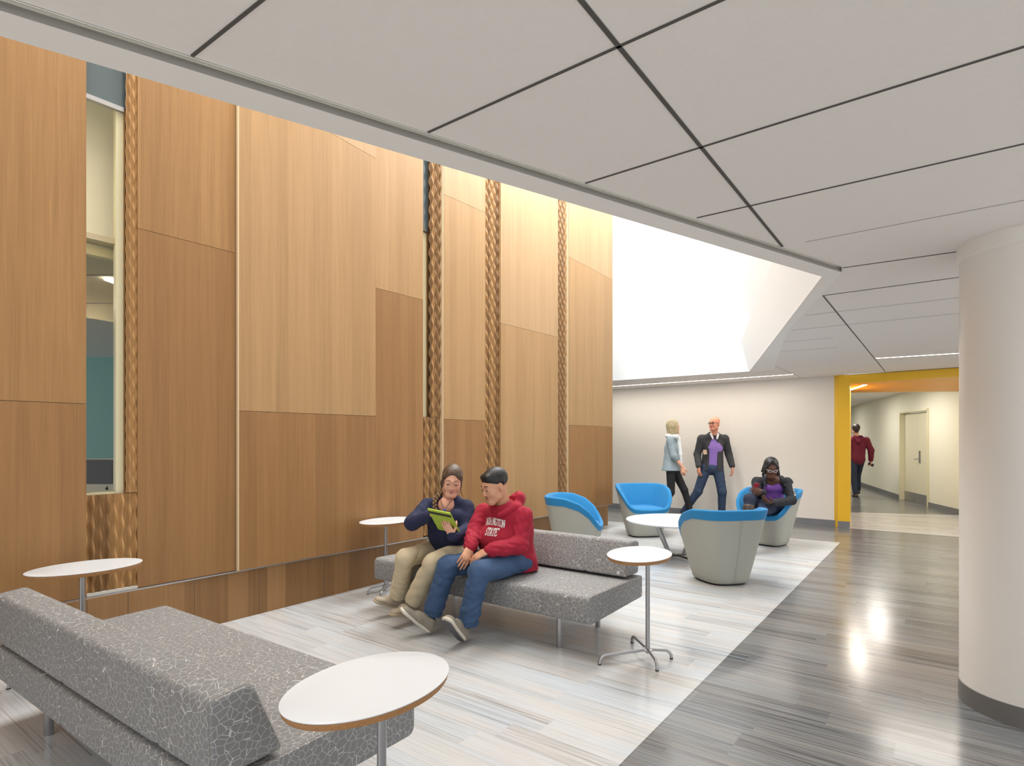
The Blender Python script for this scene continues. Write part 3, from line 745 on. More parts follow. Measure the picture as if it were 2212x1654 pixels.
def armchair(c, face, label):
    rz = math.atan2(face[1], face[0]) + PI / 2
    e = tag(empty('armchair', (c[0], c[1], 0), rz), label, 'armchair', 'blue and grey tub armchairs')
    sh, li, se, ba = chair_meshes()
    sh.build('shell', M['shell'], e, smooth=True, angle=60); li.build('liner', M['blue'], e, smooth=True, angle=75)
    se.build('seat', M['blue'], e, smooth=True, angle=60); ba.build('base_plate', M['black'], e)
    mb = MB(); mb.tube([(0, .248 + .41 * .4 * 0 + (z / .75) * .155, z) for z in (.03, .2, .4, .6, .65)], .002, 6); mb.build('back_seam', M['shell'], e)
    return e
armchair((.79, 6.88), (1, -.22), 'blue and grey tub armchair behind the sofa, turned sideways by the wood wall')
armchair((1.93, 8.45), (.15, -1), 'empty blue and grey tub armchair facing the camera beyond the round table')
armchair((2.08, 5.75), (-.20, 1), 'blue and grey tub armchair with its back to the camera')
AC4 = armchair((3.45, 7.76), (-.95, -.75), 'blue and grey tub armchair in which the woman with the phone sits')

#PEOPLE
# ---------------------------------------------------------------- implicit-surface modelling for people and clothes
V3 = np.array
def nv(v): v = np.asarray(v, float); return v / (np.linalg.norm(v) + 1e-9)
def perp(n, hint=(0, 0, 1)):
    n = nv(n); h = np.asarray(hint, float); u = h - n * h.dot(n)
    if np.linalg.norm(u) < 1e-3: u = np.array([1., 0, 0]) - n * n[0]
    return nv(u)
class Cap:                                  # tapered capsule, optionally flattened along axis n and with cloth folds
    def __init__(s, a, b, ra, rb, n=None, flat=1.0, fold=None, k=.012):
        s.a, s.b, s.ra, s.rb, s.n, s.flat, s.fold, s.k = V3(a, float), V3(b, float), ra, rb, n, flat, fold, k
        if n is not None:
            s.n = nv(n)
        R = max(ra, rb) * 1.03 + (abs(fold[0]) * 1.1 if fold else 0)
        s.lo = np.minimum(s.a, s.b) - R; s.hi = np.maximum(s.a, s.b) + R
    def d(s, P):
        ab = s.b - s.a; L2 = ab.dot(ab) + 1e-12
        q = P - s.a.astype(np.float32); t = np.clip((q @ ab.astype(np.float32)) / L2, 0, 1)
        r = s.ra + (s.rb - s.ra) * t
        v = q - t[..., None] * ab.astype(np.float32)
        if s.n is not None:
            c = v @ s.n.astype(np.float32); w = v - c[..., None] * s.n.astype(np.float32)
            l = np.sqrt((w * w).sum(-1) + (c / s.flat) ** 2); dd = (l - r) * np.where(l > 1e-6, np.sqrt((w * w).sum(-1) + c * c) / (l + 1e-6), 1)
        else:
            dd = np.sqrt((v * v).sum(-1)) - r
        if s.fold:
            amp, freq, seed = s.fold[:3]; rg = np.random.default_rng(int(seed * 7 + 3)); ax = nv(ab); L = math.sqrt(L2)
            for j, wgt in enumerate((.5, .32, .22)):
                k = nv(rg.normal(size=3)); k = nv(k + ax * (.45 if j < 2 else -.4)) * freq * (1, 1.7, 2.9)[j]; k2 = rg.normal(size=3) * freq * .35
                dd = dd + amp * wgt * (1 - 2 * np.abs(np.sin(.5 * (q @ k.astype(np.float32)) + 1.4 * np.sin(q @ k2.astype(np.float32) + seed) + seed * 1.3 + j)))
        return dd
class Ell:
    def __init__(s, c, r, R=None, k=.012):
        s.c, s.r, s.k = V3(c, float), V3(r, float), k; s.R = np.eye(3) if R is None else np.asarray(R, float)   # rows = local axes
        m = max(r) * 1.05; s.lo = s.c - m; s.hi = s.c + m
    def d(s, P):
        q = (P - s.c.astype(np.float32)) @ s.R.T.astype(np.float32)
        r = s.r.astype(np.float32); k0 = np.sqrt(((q / r) ** 2).sum(-1)); k1 = np.sqrt(((q / (r * r)) ** 2).sum(-1)) + 1e-9
        return k0 * (k0 - 1) / k1
class Plane:                                # half space: inside where (p-c).n < 0, limited to a box
    def __init__(s, c, n, R, k=.006): s.c, s.n, s.k = V3(c, float), nv(n), k; s.lo = s.c - R; s.hi = s.c + R
    def d(s, P): return (P - s.c.astype(np.float32)) @ s.n.astype(np.float32)
class Cut(Plane):                           # half space limited to a cylinder of radius rad around its own axis
    def __init__(s, c, n, R, rad, k=.002): super().__init__(c, n, R, k); s.rad = rad
    def d(s, P):
        q = P - s.c.astype(np.float32); t = q @ s.n.astype(np.float32); w = q - t[..., None] * s.n.astype(np.float32)
        return np.maximum(t, np.sqrt((w * w).sum(-1)) - s.rad)
def sdf_mesh(adds, subs=(), h=.005, pad=.02):
    lo = np.min([p.lo for p in adds], 0) - pad; hi = np.max([p.hi for p in adds], 0) + pad
    N = np.ceil((hi - lo) / h).astype(int) + 1
    f = np.full(N, .06, np.float32)
    def sub(p, m):
        i0 = np.clip(np.floor((p.lo - m - lo) / h).astype(int), 0, N - 1); i1 = np.clip(np.ceil((p.hi + m - lo) / h).astype(int) + 1, 1, N)
        sl = tuple(slice(a, b) for a, b in zip(i0, i1))
        ax = [lo[i] + h * np.arange(i0[i], i1[i]) for i in range(3)]
        P = np.stack(np.meshgrid(*ax, indexing='ij'), -1).astype(np.float32)
        return sl, P
    for p in adds:
        sl, P = sub(p, max(.022, p.k * 1.5))
        if P.size == 0: continue
        d = p.d(P); o = f[sl]; k = p.k; t = np.clip(.5 + .5 * (o - d) / k, 0, 1); f[sl] = o + (d - o) * t - k * t * (1 - t)
    for p in subs:
        sl, P = sub(p, .02)
        if P.size == 0: continue
        d = -p.d(P); o = f[sl]; k = p.k; t = np.clip(.5 - .5 * (o - d) / k, 0, 1); f[sl] = o + (d - o) * t + k * t * (1 - t)
    f[0] = f[-1] = .05; f[:, 0] = f[:, -1] = .05; f[:, :, 0] = f[:, :, -1] = .05
    ins = f < 0
    c = np.zeros(tuple(N - 1), np.int8)
    for i in (0, 1):
        for j in (0, 1):
            for k in (0, 1): c += ins[i:N[0] - 1 + i, j:N[1] - 1 + j, k:N[2] - 1 + k]
    cells = np.argwhere((c > 0) & (c < 8)); idx = np.full(tuple(N - 1), -1, np.int32); idx[tuple(cells.T)] = np.arange(len(cells))
    acc = np.zeros((len(cells), 3), np.float32); cnt = np.zeros(len(cells), np.float32)
    cor = [(i, j, k) for i in (0, 1) for j in (0, 1) for k in (0, 1)]
    val = {q: f[cells[:, 0] + q[0], cells[:, 1] + q[1], cells[:, 2] + q[2]] for q in cor}
    for a in cor:
        for ax in range(3):
            if a[ax]: continue
            b = list(a); b[ax] = 1; b = tuple(b)
            va, vb = val[a], val[b]; m = (va < 0) != (vb < 0)
            t = np.where(m, va / np.where(m, va - vb, 1), 0)
            p = np.array(a, np.float32)[None] + np.zeros((len(cells), 3), np.float32); p[:, ax] += t
            acc += p * m[:, None]; cnt += m
    verts = (cells + acc / np.maximum(cnt, 1)[:, None]) * h + lo
    quads = []
    for ax in range(3):
        sl0 = [slice(1, n - 1) for n in N]; sl0[ax] = slice(0, N[ax] - 1); sl1 = list(sl0); sl1[ax] = slice(1, N[ax])
        a, b = ins[tuple(sl0)], ins[tuple(sl1)]
        e = np.argwhere(a != b); 
        if not len(e): continue
        s = a[tuple(e.T)]
        off = np.array([1, 1, 1]); off[ax] = 0; e = e + off
        u, v = [(1, 2), (2, 0), (0, 1)][ax]
        def cell(du, dv):
            q = e.copy(); q[:, u] -= du; q[:, v] -= dv; return idx[q[:, 0], q[:, 1], q[:, 2]]
        Q = np.stack([cell(1, 1), cell(0, 1), cell(0, 0), cell(1, 0)], 1)
        Q[~s] = Q[~s][:, ::-1]; quads.append(Q)
    return verts, np.concatenate(quads)
def nmesh(name, V, Q, m, parent=None, base=None):
    off = np.array(base if base is not None else (parent.get('_abs') or (0, 0, 0)) if parent is not None else (0, 0, 0), float)
    V = V - off; me = bpy.data.meshes.new(name)
    me.vertices.add(len(V)); me.vertices.foreach_set('co', V.astype(np.float32).ravel())
    me.loops.add(Q.size); me.loops.foreach_set('vertex_index', Q.astype(np.int32).ravel())
    me.polygons.add(len(Q)); me.polygons.foreach_set('loop_start', np.arange(0, Q.size, 4, dtype=np.int32))
    me.update(calc_edges=True); me.validate()
    me.polygons.foreach_set('use_smooth', np.ones(len(me.polygons), bool)); me.materials.append(m)
    o = bpy.data.objects.new(name, me); COL.objects.link(o)
    if base is not None: o.location = tuple(off); o['_abs'] = [float(x) for x in off]
    if parent is not None:
        o.parent = parent
        if parent.get('_abs'): o['_abs'] = list(parent['_abs'])
    return o
def sdf_obj(name, adds, m, parent=None, base=None, subs=(), h=.005):
    V, Q = sdf_mesh(adds, subs, h); return nmesh(name, V, Q, m, parent, base)

def skin_mat(name, col, sss=.1):
    m = mat(name, col, .5, noise=.04, nscale=40)
    b = m.node_tree.nodes['Principled BSDF']; b.inputs['Subsurface Weight'].default_value = sss; b.inputs['Subsurface Radius'].default_value = (.01, .004, .002)
    return m
def hair_mat(name, c1, c2, sc=(160, 160, 12)):
    m, nt, b = new_mat(name); tc = nt.nodes.new('ShaderNodeTexCoord'); mp = nt.nodes.new('ShaderNodeMapping')
    mp.inputs['Scale'].default_value = sc; nt.links.new(tc.outputs['Object'], mp.inputs[0])
    n = nt.nodes.new('ShaderNodeTexNoise'); n.inputs['Scale'].default_value = 1; n.inputs['Detail'].default_value = 4; nt.links.new(mp.outputs[0], n.inputs['Vector'])
    nt.links.new(ramp(nt, n.outputs['Fac'], [(.35, lin(c1)), (.65, lin(c2))]), b.inputs['Base Color'])
    bp = nt.nodes.new('ShaderNodeBump'); bp.inputs['Strength'].default_value = .5; bp.inputs['Distance'].default_value = .004
    nt.links.new(n.outputs['Fac'], bp.inputs['Height']); nt.links.new(bp.outputs[0], b.inputs['Normal']); b.inputs['Roughness'].default_value = .45
    return m

class Frame:
    def __init__(s, c, fwd, up=(0, 0, 1)):
        s.c = V3(c, float); s.f = nv(fwd); s.u = perp(s.f, up); s.r = np.cross(s.f, s.u)     # r = the person's right-hand side
        s.R = np.array([s.r, s.f, s.u])
    def p(s, x, y, z): return s.c + s.r * x + s.f * y + s.u * z
    def v(s, x, y, z): return s.r * x + s.f * y + s.u * z

def head_prims(F_, sc=1.0, nose=1.0):
    E = lambda c, r, k=.012: Ell(F_.p(*[q * sc for q in c]), [q * sc for q in r], F_.R, k)
    K = lambda a, b, ra, rb, k=.01: Cap(F_.p(*[q * sc for q in a]), F_.p(*[q * sc for q in b]), ra * sc, rb * sc, k=k)
    adds = [E((0, -.012, .035), (.074, .094, .082)), E((0, .018, -.01), (.064, .075, .085), .03),
            E((0, .028, -.062), (.05, .058, .047), .03), K((-.014, .078, -.098), (.014, .078, -.098), .017, .017, .03),
            E((.034, .055, -.035), (.028, .028, .03), .03), E((-.034, .055, -.035), (.028, .028, .03), .03),
            K((-.05, .03, -.075), (-.02, .07, -.098), .016, .016, .03), K((.05, .03, -.075), (.02, .07, -.098), .016, .016, .03),
            K((-.034, .076, .024), (0, .086, .022), .010, .010, .014), K((.034, .076, .024), (0, .086, .022), .010, .010, .014)]
    subs = [E((-.031, .106, .002), (.018, .02, .012), .012), E((.031, .106, .002), (.018, .02, .012), .012)]
    post = [K((0, .088, .008), (0, .104 * (.5 + .5 * nose), -.03), .007, .0115, .012), K((-.012, .092, -.036), (.012, .092, -.036), .0085, .0085, .008),
            K((-.017, .084, -.062), (.017, .084, -.062), .007, .007, .012),
            E((-.031, .078, .001), (.0155, .0135, .0125), .004), E((.031, .078, .001), (.0155, .0135, .0125), .004)]
    for sx in (-1, 1):
        post += [E((sx * .076, -.008, -.012), (.007, .019, .032), .006)]
    return adds, subs, post
def face_parts(body, F_, skin, sc=1.0, brow='2a1c14', lip='b5615c', down=True, iris='2b1b10', bt=.0016, smile=0.0):
    P = lambda *q: F_.p(*[a * sc for a in q])
    mb_b = M.setdefault('brow_' + brow, mat('eyebrow_hair', brow, .8)); mb_l = M.setdefault('lip_' + lip, mat('lip_skin', lip, .45))
    mb_e = M.setdefault('eye_white', mat('eye_white', 'e9e4de', .3)); mb_i = M.setdefault('iris', mat('iris', iris, .3)); mb_d = M.setdefault('lash', mat('eyelash', '1a1210', .6))
    for sx in (-1, 1):
        b = MB(); b.tube([P(sx * (.013 + .032 * t), .0935 - .015 * t * t, .0245 + .0075 * math.sin(.5 + t * 2.2)) for t in [i / 6 for i in range(7)]], [.0012 + bt * math.sin(.5 + 2.1 * i / 6) for i in range(7)], 6)
        b.build('eyebrow', mb_b, body, smooth=True)
        z = -.003 if down else .001; hh = .0036 if down else .0058
        b = MB(); pts = [(sx * (.031 + .0145 * math.cos(a)), .0915 - .0045 * math.cos(a) ** 2, z + hh * math.sin(a)) for a in [2 * PI * k / 16 for k in range(16)]]
        b.add([P(*q) for q in pts] + [P(sx * .031, .0952, z)], [(k, (k + 1) % 16, 16) for k in range(16)]); e = b.build('eye', mb_e, body, smooth=True, angle=90)
        b = MB(); pts = [(sx * .031 + .0062 * math.cos(a), .0942, z + hh * .95 * math.sin(a)) for a in [2 * PI * k / 12 for k in range(12)]]
        b.add([P(*q) for q in pts] + [P(sx * .031, .0965, z)], [(k, (k + 1) % 12, 12) for k in range(12)]); b.build('iris', mb_i, e)
        b = MB(); b.tube([P(sx * (.031 + .0155 * c), .0955 - .005 * c * c, z + hh * (1 - .9 * c * c)) for c in [-1, -.6, -.2, .2, .6, 1]], [.0009, .0016, .0019, .002, .002, .001], 6)
        b.build('eyelashes', mb_d, e)
    w_ = .021 + .006 * smile; zc = -.0605; zr = zc + .004 * smile
    sdf_obj('lips', [Cap(P(-w_, .087, zr), P(-.004, .0985, zc + .0015), .0018 * sc, .0036 * sc, k=.003), Cap(P(w_, .087, zr), P(.004, .0985, zc + .0015), .0018 * sc, .0036 * sc, k=.003),
                     Cap(P(-w_ * .85, .089, zr - .003), P(0, .0965, zc - .0065 - .002 * smile), .0018 * sc, .0046 * sc, k=.003), Cap(P(w_ * .85, .089, zr - .003), P(0, .0965, zc - .0065 - .002 * smile), .0018 * sc, .0046 * sc, k=.003)], mb_l, body, h=.0014)
    if smile:
        b = MB(); b.tube([P(x * .014, .0985 - .004 * x * x, zc - .0022 + .002 * x * x) for x in (-1, -.5, 0, .5, 1)], [.0012, .0022, .0024, .0022, .0012], 8); b.build('teeth', M['eye_white'], body, smooth=True)
def hand_prims(w, d, n, side, curl=.5, spread=.1, sc=1.0, thumb=.5, curls=None):
    """w wrist, d direction wrist->fingers, n palm normal (direction the palm faces), side = +1/-1 which side the thumb leaves"""
    w = V3(w, float); d = nv(d); n = perp(d, n); s = np.cross(d, n) * side; P = []
    kn = w + d * .085 * sc
    P.append(Cap(w, w + d * .03 * sc, .024 * sc, .03 * sc, n, .6, k=.012)); P.append(Cap(w + d * .03 * sc, w + d * .075 * sc, .033 * sc, .036 * sc, n, .42, k=.012))
    L = [.040, .045, .042, .033]
    for i in range(4):
        o = (1.5 - i) * .0195 * sc; c = (curls[i] if curls else curl)
        p = w + d * (.083 - .004 * abs(i - 1)) * sc + s * o * .95; dd = nv(d + s * (1.5 - i) * spread * .5); l = L[i] * sc
        for j, (q, r) in enumerate(((1.0, .0088), (.68, .0080), (.52, .0072))):
            a = c * (.7 + .35 * j); dd = nv(dd * math.cos(a) + n * math.sin(a)) if True else dd
            e = p + dd * l * q; P.append(Cap(p, e, r * sc, (r - .0008) * sc, k=.003)); p = e
    p = w + d * .028 * sc + s * .024 * sc; dd = nv(d * .62 + s * .75 + n * .25 * (1 + thumb))
    for q, r in ((.036, .0115), (.032, .0098), (.024, .0088)):
        e = p + dd * q * sc; P.append(Cap(p, e, r * sc, (r - .001) * sc, k=.005)); p = e; dd = nv(dd + d * .35 + n * .3 * thumb - s * .25)
    return P
def shoe(parent, heel, toe, up, w=.046, upper=None, sole=None, laces=None, hgt=.085, strap=False, sock=None, ankle=None, sockv=V3((0, 0, .12))):
    heel, toe = V3(heel, float), V3(toe, float); f = nv(toe - heel); u = perp(f, up); L = np.linalg.norm(toe - heel); r = np.cross(f, u)
    P = lambda a, b, c: heel + f * a * L + r * b + u * c
    up_ = [Cap(P(.12, 0, .035), P(.5, 0, .035), .036, .040, u, .8, k=.02), Cap(P(.5, 0, .034), P(.84, 0, .028), .041, w * .86, u, .62, k=.02),
           Cap(P(.14, 0, .045), P(.2, 0, hgt), .034, .031, k=.02), Cap(P(.2, 0, hgt * .8), P(.55, 0, .052), .032, .028, k=.02)]
    sub = [Plane(heel + u * .016, -u, .4, .002)]
    sub2 = Cap(P(.2, 0, hgt + .012), P(.27, 0, hgt + .03), .024, .024)
    sh = sdf_obj('shoe', up_, upper, parent, subs=[Plane(heel + u * .012, u, .4, .002)] + [sub2], h=.004)
    sl = [Cap(P(.14, 0, .010), P(.5, 0, .010), .036, .038, u, .46, k=.01), Cap(P(.5, 0, .010), P(.85, 0, .014), .039, w, u, .40, k=.01)]
    s_ = sdf_obj('sole', sl, sole, sh, h=.004)
    if laces is not None:
        b = MB()
        for t in (.38, .45, .52, .59):
            zz = .090 - (t - .38) * .12
            b.tube([P(t, x * .026, zz + .006 - .010 * x * x) for x in (-1, -.5, 0, .5, 1)], .0028, 6)
        b.tube([P(.34, 0, .085), P(.34, .02, .098), P(.38, .034, .086), P(.35, .008, .086)], .003, 6); b.tube([P(.34, 0, .085), P(.34, -.02, .098), P(.38, -.034, .086), P(.35, -.008, .086)], .003, 6)
        b.build('laces', laces, sh, smooth=True)
    if strap:
        b = MB(); b.tube([P(.42, x * .038, .072 - .03 * abs(x) ** 2.2) for x in [-1, -.7, -.35, 0, .35, .7, 1]], .005, 8); b.build('strap', upper, sh, smooth=True)
    if sock is not None:
        ankle = V3(ankle, float); sdf_obj('sock', [Cap(P(.22, 0, .06), ankle, .031, .036, k=.01), Cap(ankle, ankle + sockv, .034, .037, k=.01), Cap(P(.2, 0, .06), P(.55, 0, .05), .030, .026, k=.01)], sock, parent, h=.004)
    return sh

def build_person(S, label):
    """S: joints. Index 0 = first side, 1 = other side."""
    sk = S['skin']; F_ = Frame(S['head'], S['hf'], S.get('hu', (0, 0, 1))); sc = S.get('hs', 1.0)
    T = nv(S['tf']); pel, che, nec = V3(S['pelvis'], float), V3(S['chest'], float), V3(S['neck'], float)
    bw = S.get('bw', 1.0)
    ha, hs_, hp = head_prims(F_, sc, S.get('nose', 1))
    body = list(ha)
    rest = [Cap(nec - nv(F_.u) * .03, F_.p(0, -.02, -.05), .052 * S.get('nk', 1), .050 * S.get('nk', 1), k=.02)]
    rest += [Cap(pel, che, .105 * bw, .115 * bw, T, .7, k=.04), Cap(che, nec - V3((0, 0, .05)), .115 * bw, .07 * bw, T, .7, k=.04)]
    for i in (0, 1):
        sh, el, wr = (V3(S[k][i], float) for k in ('sh', 'el', 'wr'))
        rest += [Cap(nec - V3((0, 0, .04)), sh, .05, .045, k=.03), Cap(sh, el, .042, .036, k=.02), Cap(el, wr, .036, .024, k=.015)]
        hi, kn, an = (V3(S[k][i], float) for k in ('hip', 'kn', 'an'))
        rest += [Cap(hi, kn, .065, .048, k=.03), Cap(kn, an, .040, .027, k=.02), Cap(pel, hi, .09, .07, k=.03)]
        if S['feet'][i] is not None:
            h_, t_ = S['feet'][i][:2]; fu = perp(V3(t_) - V3(h_), S.get('fu', ((0, 0, 1), (0, 0, 1)))[i]); rest += [Cap(an, V3(h_) * .72 + V3(t_) * .28 + fu * .045, .026, .022, k=.01), Cap(V3(h_) * .7 + V3(t_) * .3 + fu * .036, V3(h_) * .3 + V3(t_) * .7 + fu * .034, .022, .014, k=.01)]
        H_ = S['hands'][i]; rest += hand_prims(wr, H_[0], H_[1], H_[2], **H_[3])
    base = (pel[0], pel[1], S.get('base_z', 0))
    # head first with its eye sockets, then the features and the body
    class Neg:
        pass
    prims = body
    V, Q = sdf_mesh_seq([('a', prims), ('s', hs_), ('a', hp), ('a', rest)], h=S.get('h', .0042))
    b = nmesh('person', V, Q, sk, None, base)
    tag(b, label, 'person', None)
    face_parts(b, F_, sk, sc, S.get('brow', '2a1c14'), S.get('lip', 'b5615c'), S.get('down', True), bt=S.get('bt', .0016), smile=S.get('smile', 0.0))
    return b, F_
def sdf_mesh_seq(seq, h):
    alla = [p for m, L in seq if m == 'a' for p in L]
    class Grp: pass
    # generic sequential build: reuse sdf_mesh by wrapping a combined field
    lo = np.min([p.lo for p in alla], 0) - .02; hi = np.max([p.hi for p in alla], 0) + .02
    return sdf_mesh_ops([(m, p) for m, L in seq for p in L], lo, hi, h)
def sdf_mesh_ops(ops, lo, hi, h):
    class Whole:
        k = 1e-4
        def __init__(s): s.lo, s.hi = lo + .021, hi - .021
        def d(s, P):
            f = np.full(P.shape[:3], .06, np.float32); N = np.array(P.shape[:3]); o = P[0, 0, 0]
            for m, p in ops:
                mg = max(.022, p.k * 1.5)
                i0 = np.clip(np.floor((p.lo - mg - o) / h).astype(int), 0, N - 1); i1 = np.clip(np.ceil((p.hi + mg - o) / h).astype(int) + 1, 1, N)
                sl = tuple(slice(a, b) for a, b in zip(i0, i1)); Q = P[sl]
                if Q.size == 0: continue
                dd = p.d(Q); c = f[sl]; k = p.k
                if m == 'a': t = np.clip(.5 + .5 * (c - dd) / k, 0, 1); f[sl] = c + (dd - c) * t - k * t * (1 - t)
                else: dd = -dd; t = np.clip(.5 - .5 * (c - dd) / k, 0, 1); f[sl] = c + (dd - c) * t + k * t * (1 - t)
            return f
    return sdf_mesh([Whole()], (), h)
def top_prims(S, rp, rc, rs, flat=.72, sl=(.062, .056, .046), k=.035, fold=(.004, 60), hem=None, cuff=.03, seed=1, arms=(0, 1), belly=None, elbow_only=False):
    T = nv(S['tf']); pel, che, nec = (V3(S[q], float) for q in ('pelvis', 'chest', 'neck')); P = []
    hem = pel if hem is None else V3(hem, float)
    P.append(Cap(hem, che, rp, rc, T, flat, (fold[0] * 1.3, fold[1] * .6, seed), k=.03))
    if belly: P.append(Ell(V3(belly[0], float), belly[1], np.array([np.cross(T, (0, 0, 1)), T, (0, 0, 1)]), .04))
    P.append(Cap(che, nec - V3((0, 0, .07)), rc, rs, T, flat, k=k))
    for i in (0, 1):
        sh, el, wr = (V3(S[q][i], float) for q in ('sh', 'el', 'wr'))
        P.append(Cap(nec - V3((0, 0, .052)), sh - V3((0, 0, .008)), .060, sl[0], k=.035))
        P.append(Cap(che, sh - V3((0, 0, .035)), rc * .45, sl[0] * .85, k=.04))
        P.append(Cap(sh, el, sl[0], sl[1], fold=(fold[0], fold[1], seed + i * 2), k=.02))
        d = nv(wr - el); e = el + d * (np.linalg.norm(wr - el) - cuff) if not elbow_only else el + d * .06
        P.append(Cap(el, e, sl[1], sl[2], fold=(fold[0], fold[1] * 1.3, seed + 5 + i), k=.02))
    return P
def leg_prims(S, r=(.088, .072, .058), fold=(.003, 40), seed=2, seat=.10, flare=0, hem=.0, pdz=0.0):
    P = []; pel = V3(S['pelvis'], float) - V3((0, 0, pdz))
    for i in (0, 1):
        hi, kn, an = (V3(S[q][i], float) for q in ('hip', 'kn', 'an'))
        P.append(Cap(pel, hi, seat, r[0], k=.03)); P.append(Cap(hi, kn, r[0], r[1], fold=(fold[0], fold[1], seed + i), k=.025))
        an2 = kn + (an - kn) * (1 - hem)
        P.append(Cap(kn, an2, r[1] * .97, r[2] + flare, fold=(fold[0], fold[1] * 1.2, seed + 4 + i), k=.025))
    return P
def ankle_cut(S, i, extra=.0):
    kn, an = V3(S['kn'][i], float), V3(S['an'][i], float); d = nv(an - kn)
    return Cut(an + d * extra, -d, .13, .094)
def hem_hole(S, i, r=.046):
    kn, an = V3(S['kn'][i], float), V3(S['an'][i], float); d = nv(an - kn)
    return Cap(an - d * .07, an + d * .06, r * .9, r * 1.05, k=.002)

# stroke letters (thick bars with slab serifs) for the writing on clothes
LET = {'W': ([((0, 1), (.27, 0)), ((.27, 0), (.5, .8)), ((.5, .8), (.73, 0)), ((.73, 0), (1, 1))], [(0, 1), (1, 1), (.5, .85)]),
       'A': ([((.08, 0), (.5, 1)), ((.5, 1), (.92, 0)), ((.25, .35), (.75, .35))], [(.08, 0), (.92, 0)]),
       'S': ([((.88, .78), (.7, .98)), ((.7, .98), (.3, .98)), ((.3, .98), (.1, .78)), ((.1, .78), (.25, .56)), ((.25, .56), (.75, .44)), ((.75, .44), (.9, .22)), ((.9, .22), (.7, .02)), ((.7, .02), (.3, .02)), ((.3, .02), (.12, .22))], []),
       'H': ([((.15, 0), (.15, 1)), ((.85, 0), (.85, 1)), ((.15, .5), (.85, .5))], [(.15, 0), (.15, 1), (.85, 0), (.85, 1)]),
       'I': ([((.5, 0), (.5, 1))], [(.5, 0), (.5, 1)]),
       'N': ([((.15, 0), (.15, 1)), ((.15, 1), (.85, 0)), ((.85, 0), (.85, 1))], [(.15, 0), (.15, 1), (.85, 1)]),
       'G': ([((.88, .78), (.7, .98)), ((.7, .98), (.3, .98)), ((.3, .98), (.1, .75)), ((.1, .75), (.1, .25)), ((.1, .25), (.3, .02)), ((.3, .02), (.7, .02)), ((.7, .02), (.88, .2)), ((.88, .2), (.88, .45)), ((.88, .45), (.6, .45))], []),
       'T': ([((.5, 0), (.5, 1)), ((.05, .96), (.95, .96)), ((.07, .96), (.07, .76)), ((.93, .96), (.93, .76))], [(.5, 0)]),
       'O': ([((.3, .98), (.7, .98)), ((.7, .98), (.9, .75)), ((.9, .75), (.9, .25)), ((.9, .25), (.7, .02)), ((.7, .02), (.3, .02)), ((.3, .02), (.1, .25)), ((.1, .25), (.1, .75)), ((.1, .75), (.3, .98))], []),
       'E': ([((.15, 0), (.15, 1)), ((.15, .97), (.85, .97)), ((.15, .03), (.88, .03)), ((.15, .5), (.65, .5)), ((.85, .97), (.85, .78)), ((.88, .03), (.88, .22))], []),
       'L': ([((.15, 0), (.15, 1)), ((.15, .03), (.85, .03))], [(.15, 1)])}
def letters(word, x0, w, hgt, adv, thick, serif, place, vert=False, curve=0.0):
    """quads for a word; place(u, v) maps flat text coordinates to a surface point"""
    mb = MB(); n = len(word)
    def bar(a, b, t, ext=0):
        a = Vector(a); b = Vector(b); d = (b - a).normalized(); nrm_ = Vector((-d.y, d.x)); a = a - d * ext; b = b + d * ext; m = max(2, int((b - a).length / .006))
        R = []
        for i in range(m + 1):
            c = a + (b - a) * i / m; R.append([place(*(c + nrm_ * (t / 2))), place(*(c - nrm_ * (t / 2)))])
        if any(q is None for r in R for q in r): return
        base_i = len(mb.v); mb.v += [tuple(q) for r in R for q in r]
        for i in range(m): mb.f.append((base_i + 2 * i, base_i + 2 * i + 1, base_i + 2 * i + 3, base_i + 2 * i + 2)); mb.m.append(0)
    for i, ch in enumerate(word):
        st, sf = LET[ch]; ox = x0 + i * adv; dy = curve * ((i - (n - 1) / 2) / ((n - 1) / 2 or 1)) ** 2
        ww = w * (.45 if ch == 'I' else 1); ox += (w - ww) / 2
        for a, b in st: bar((ox + a[0] * ww, a[1] * hgt - dy), (ox + b[0] * ww, b[1] * hgt - dy), thick, thick * .35)
        for x, y in sf:
            yy = y * hgt - dy + (thick * .2 if y < .5 else -thick * .2); bar((ox + x * ww - serif, yy), (ox + x * ww + serif, yy), thick * .62)
    return mb
def project_place(obj, org, uvec, vvec, dvec, off=.0018, only=None):
    me = obj.data; vs = [v.co.copy() for v in me.vertices]; bv = BVHTree.FromPolygons(vs, [tuple(p.vertices) for p in me.polygons]); o0 = Vector(obj['_abs'])
    if only is not None:
        V_, Q_ = sdf_mesh(only, h=.006); bv = BVHTree.FromPolygons([Vector(v) - o0 for v in V_.tolist()], Q_.tolist())
    def place(u, v):
        p = Vector(org) + Vector(uvec) * u + Vector(vvec) * v - Vector(dvec) * .25 - o0
        hit = bv.ray_cast(p, Vector(dvec).normalized(), .6)
        if hit[0] is None: return None
        return hit[0] - Vector(dvec).normalized() * off + o0
    return place

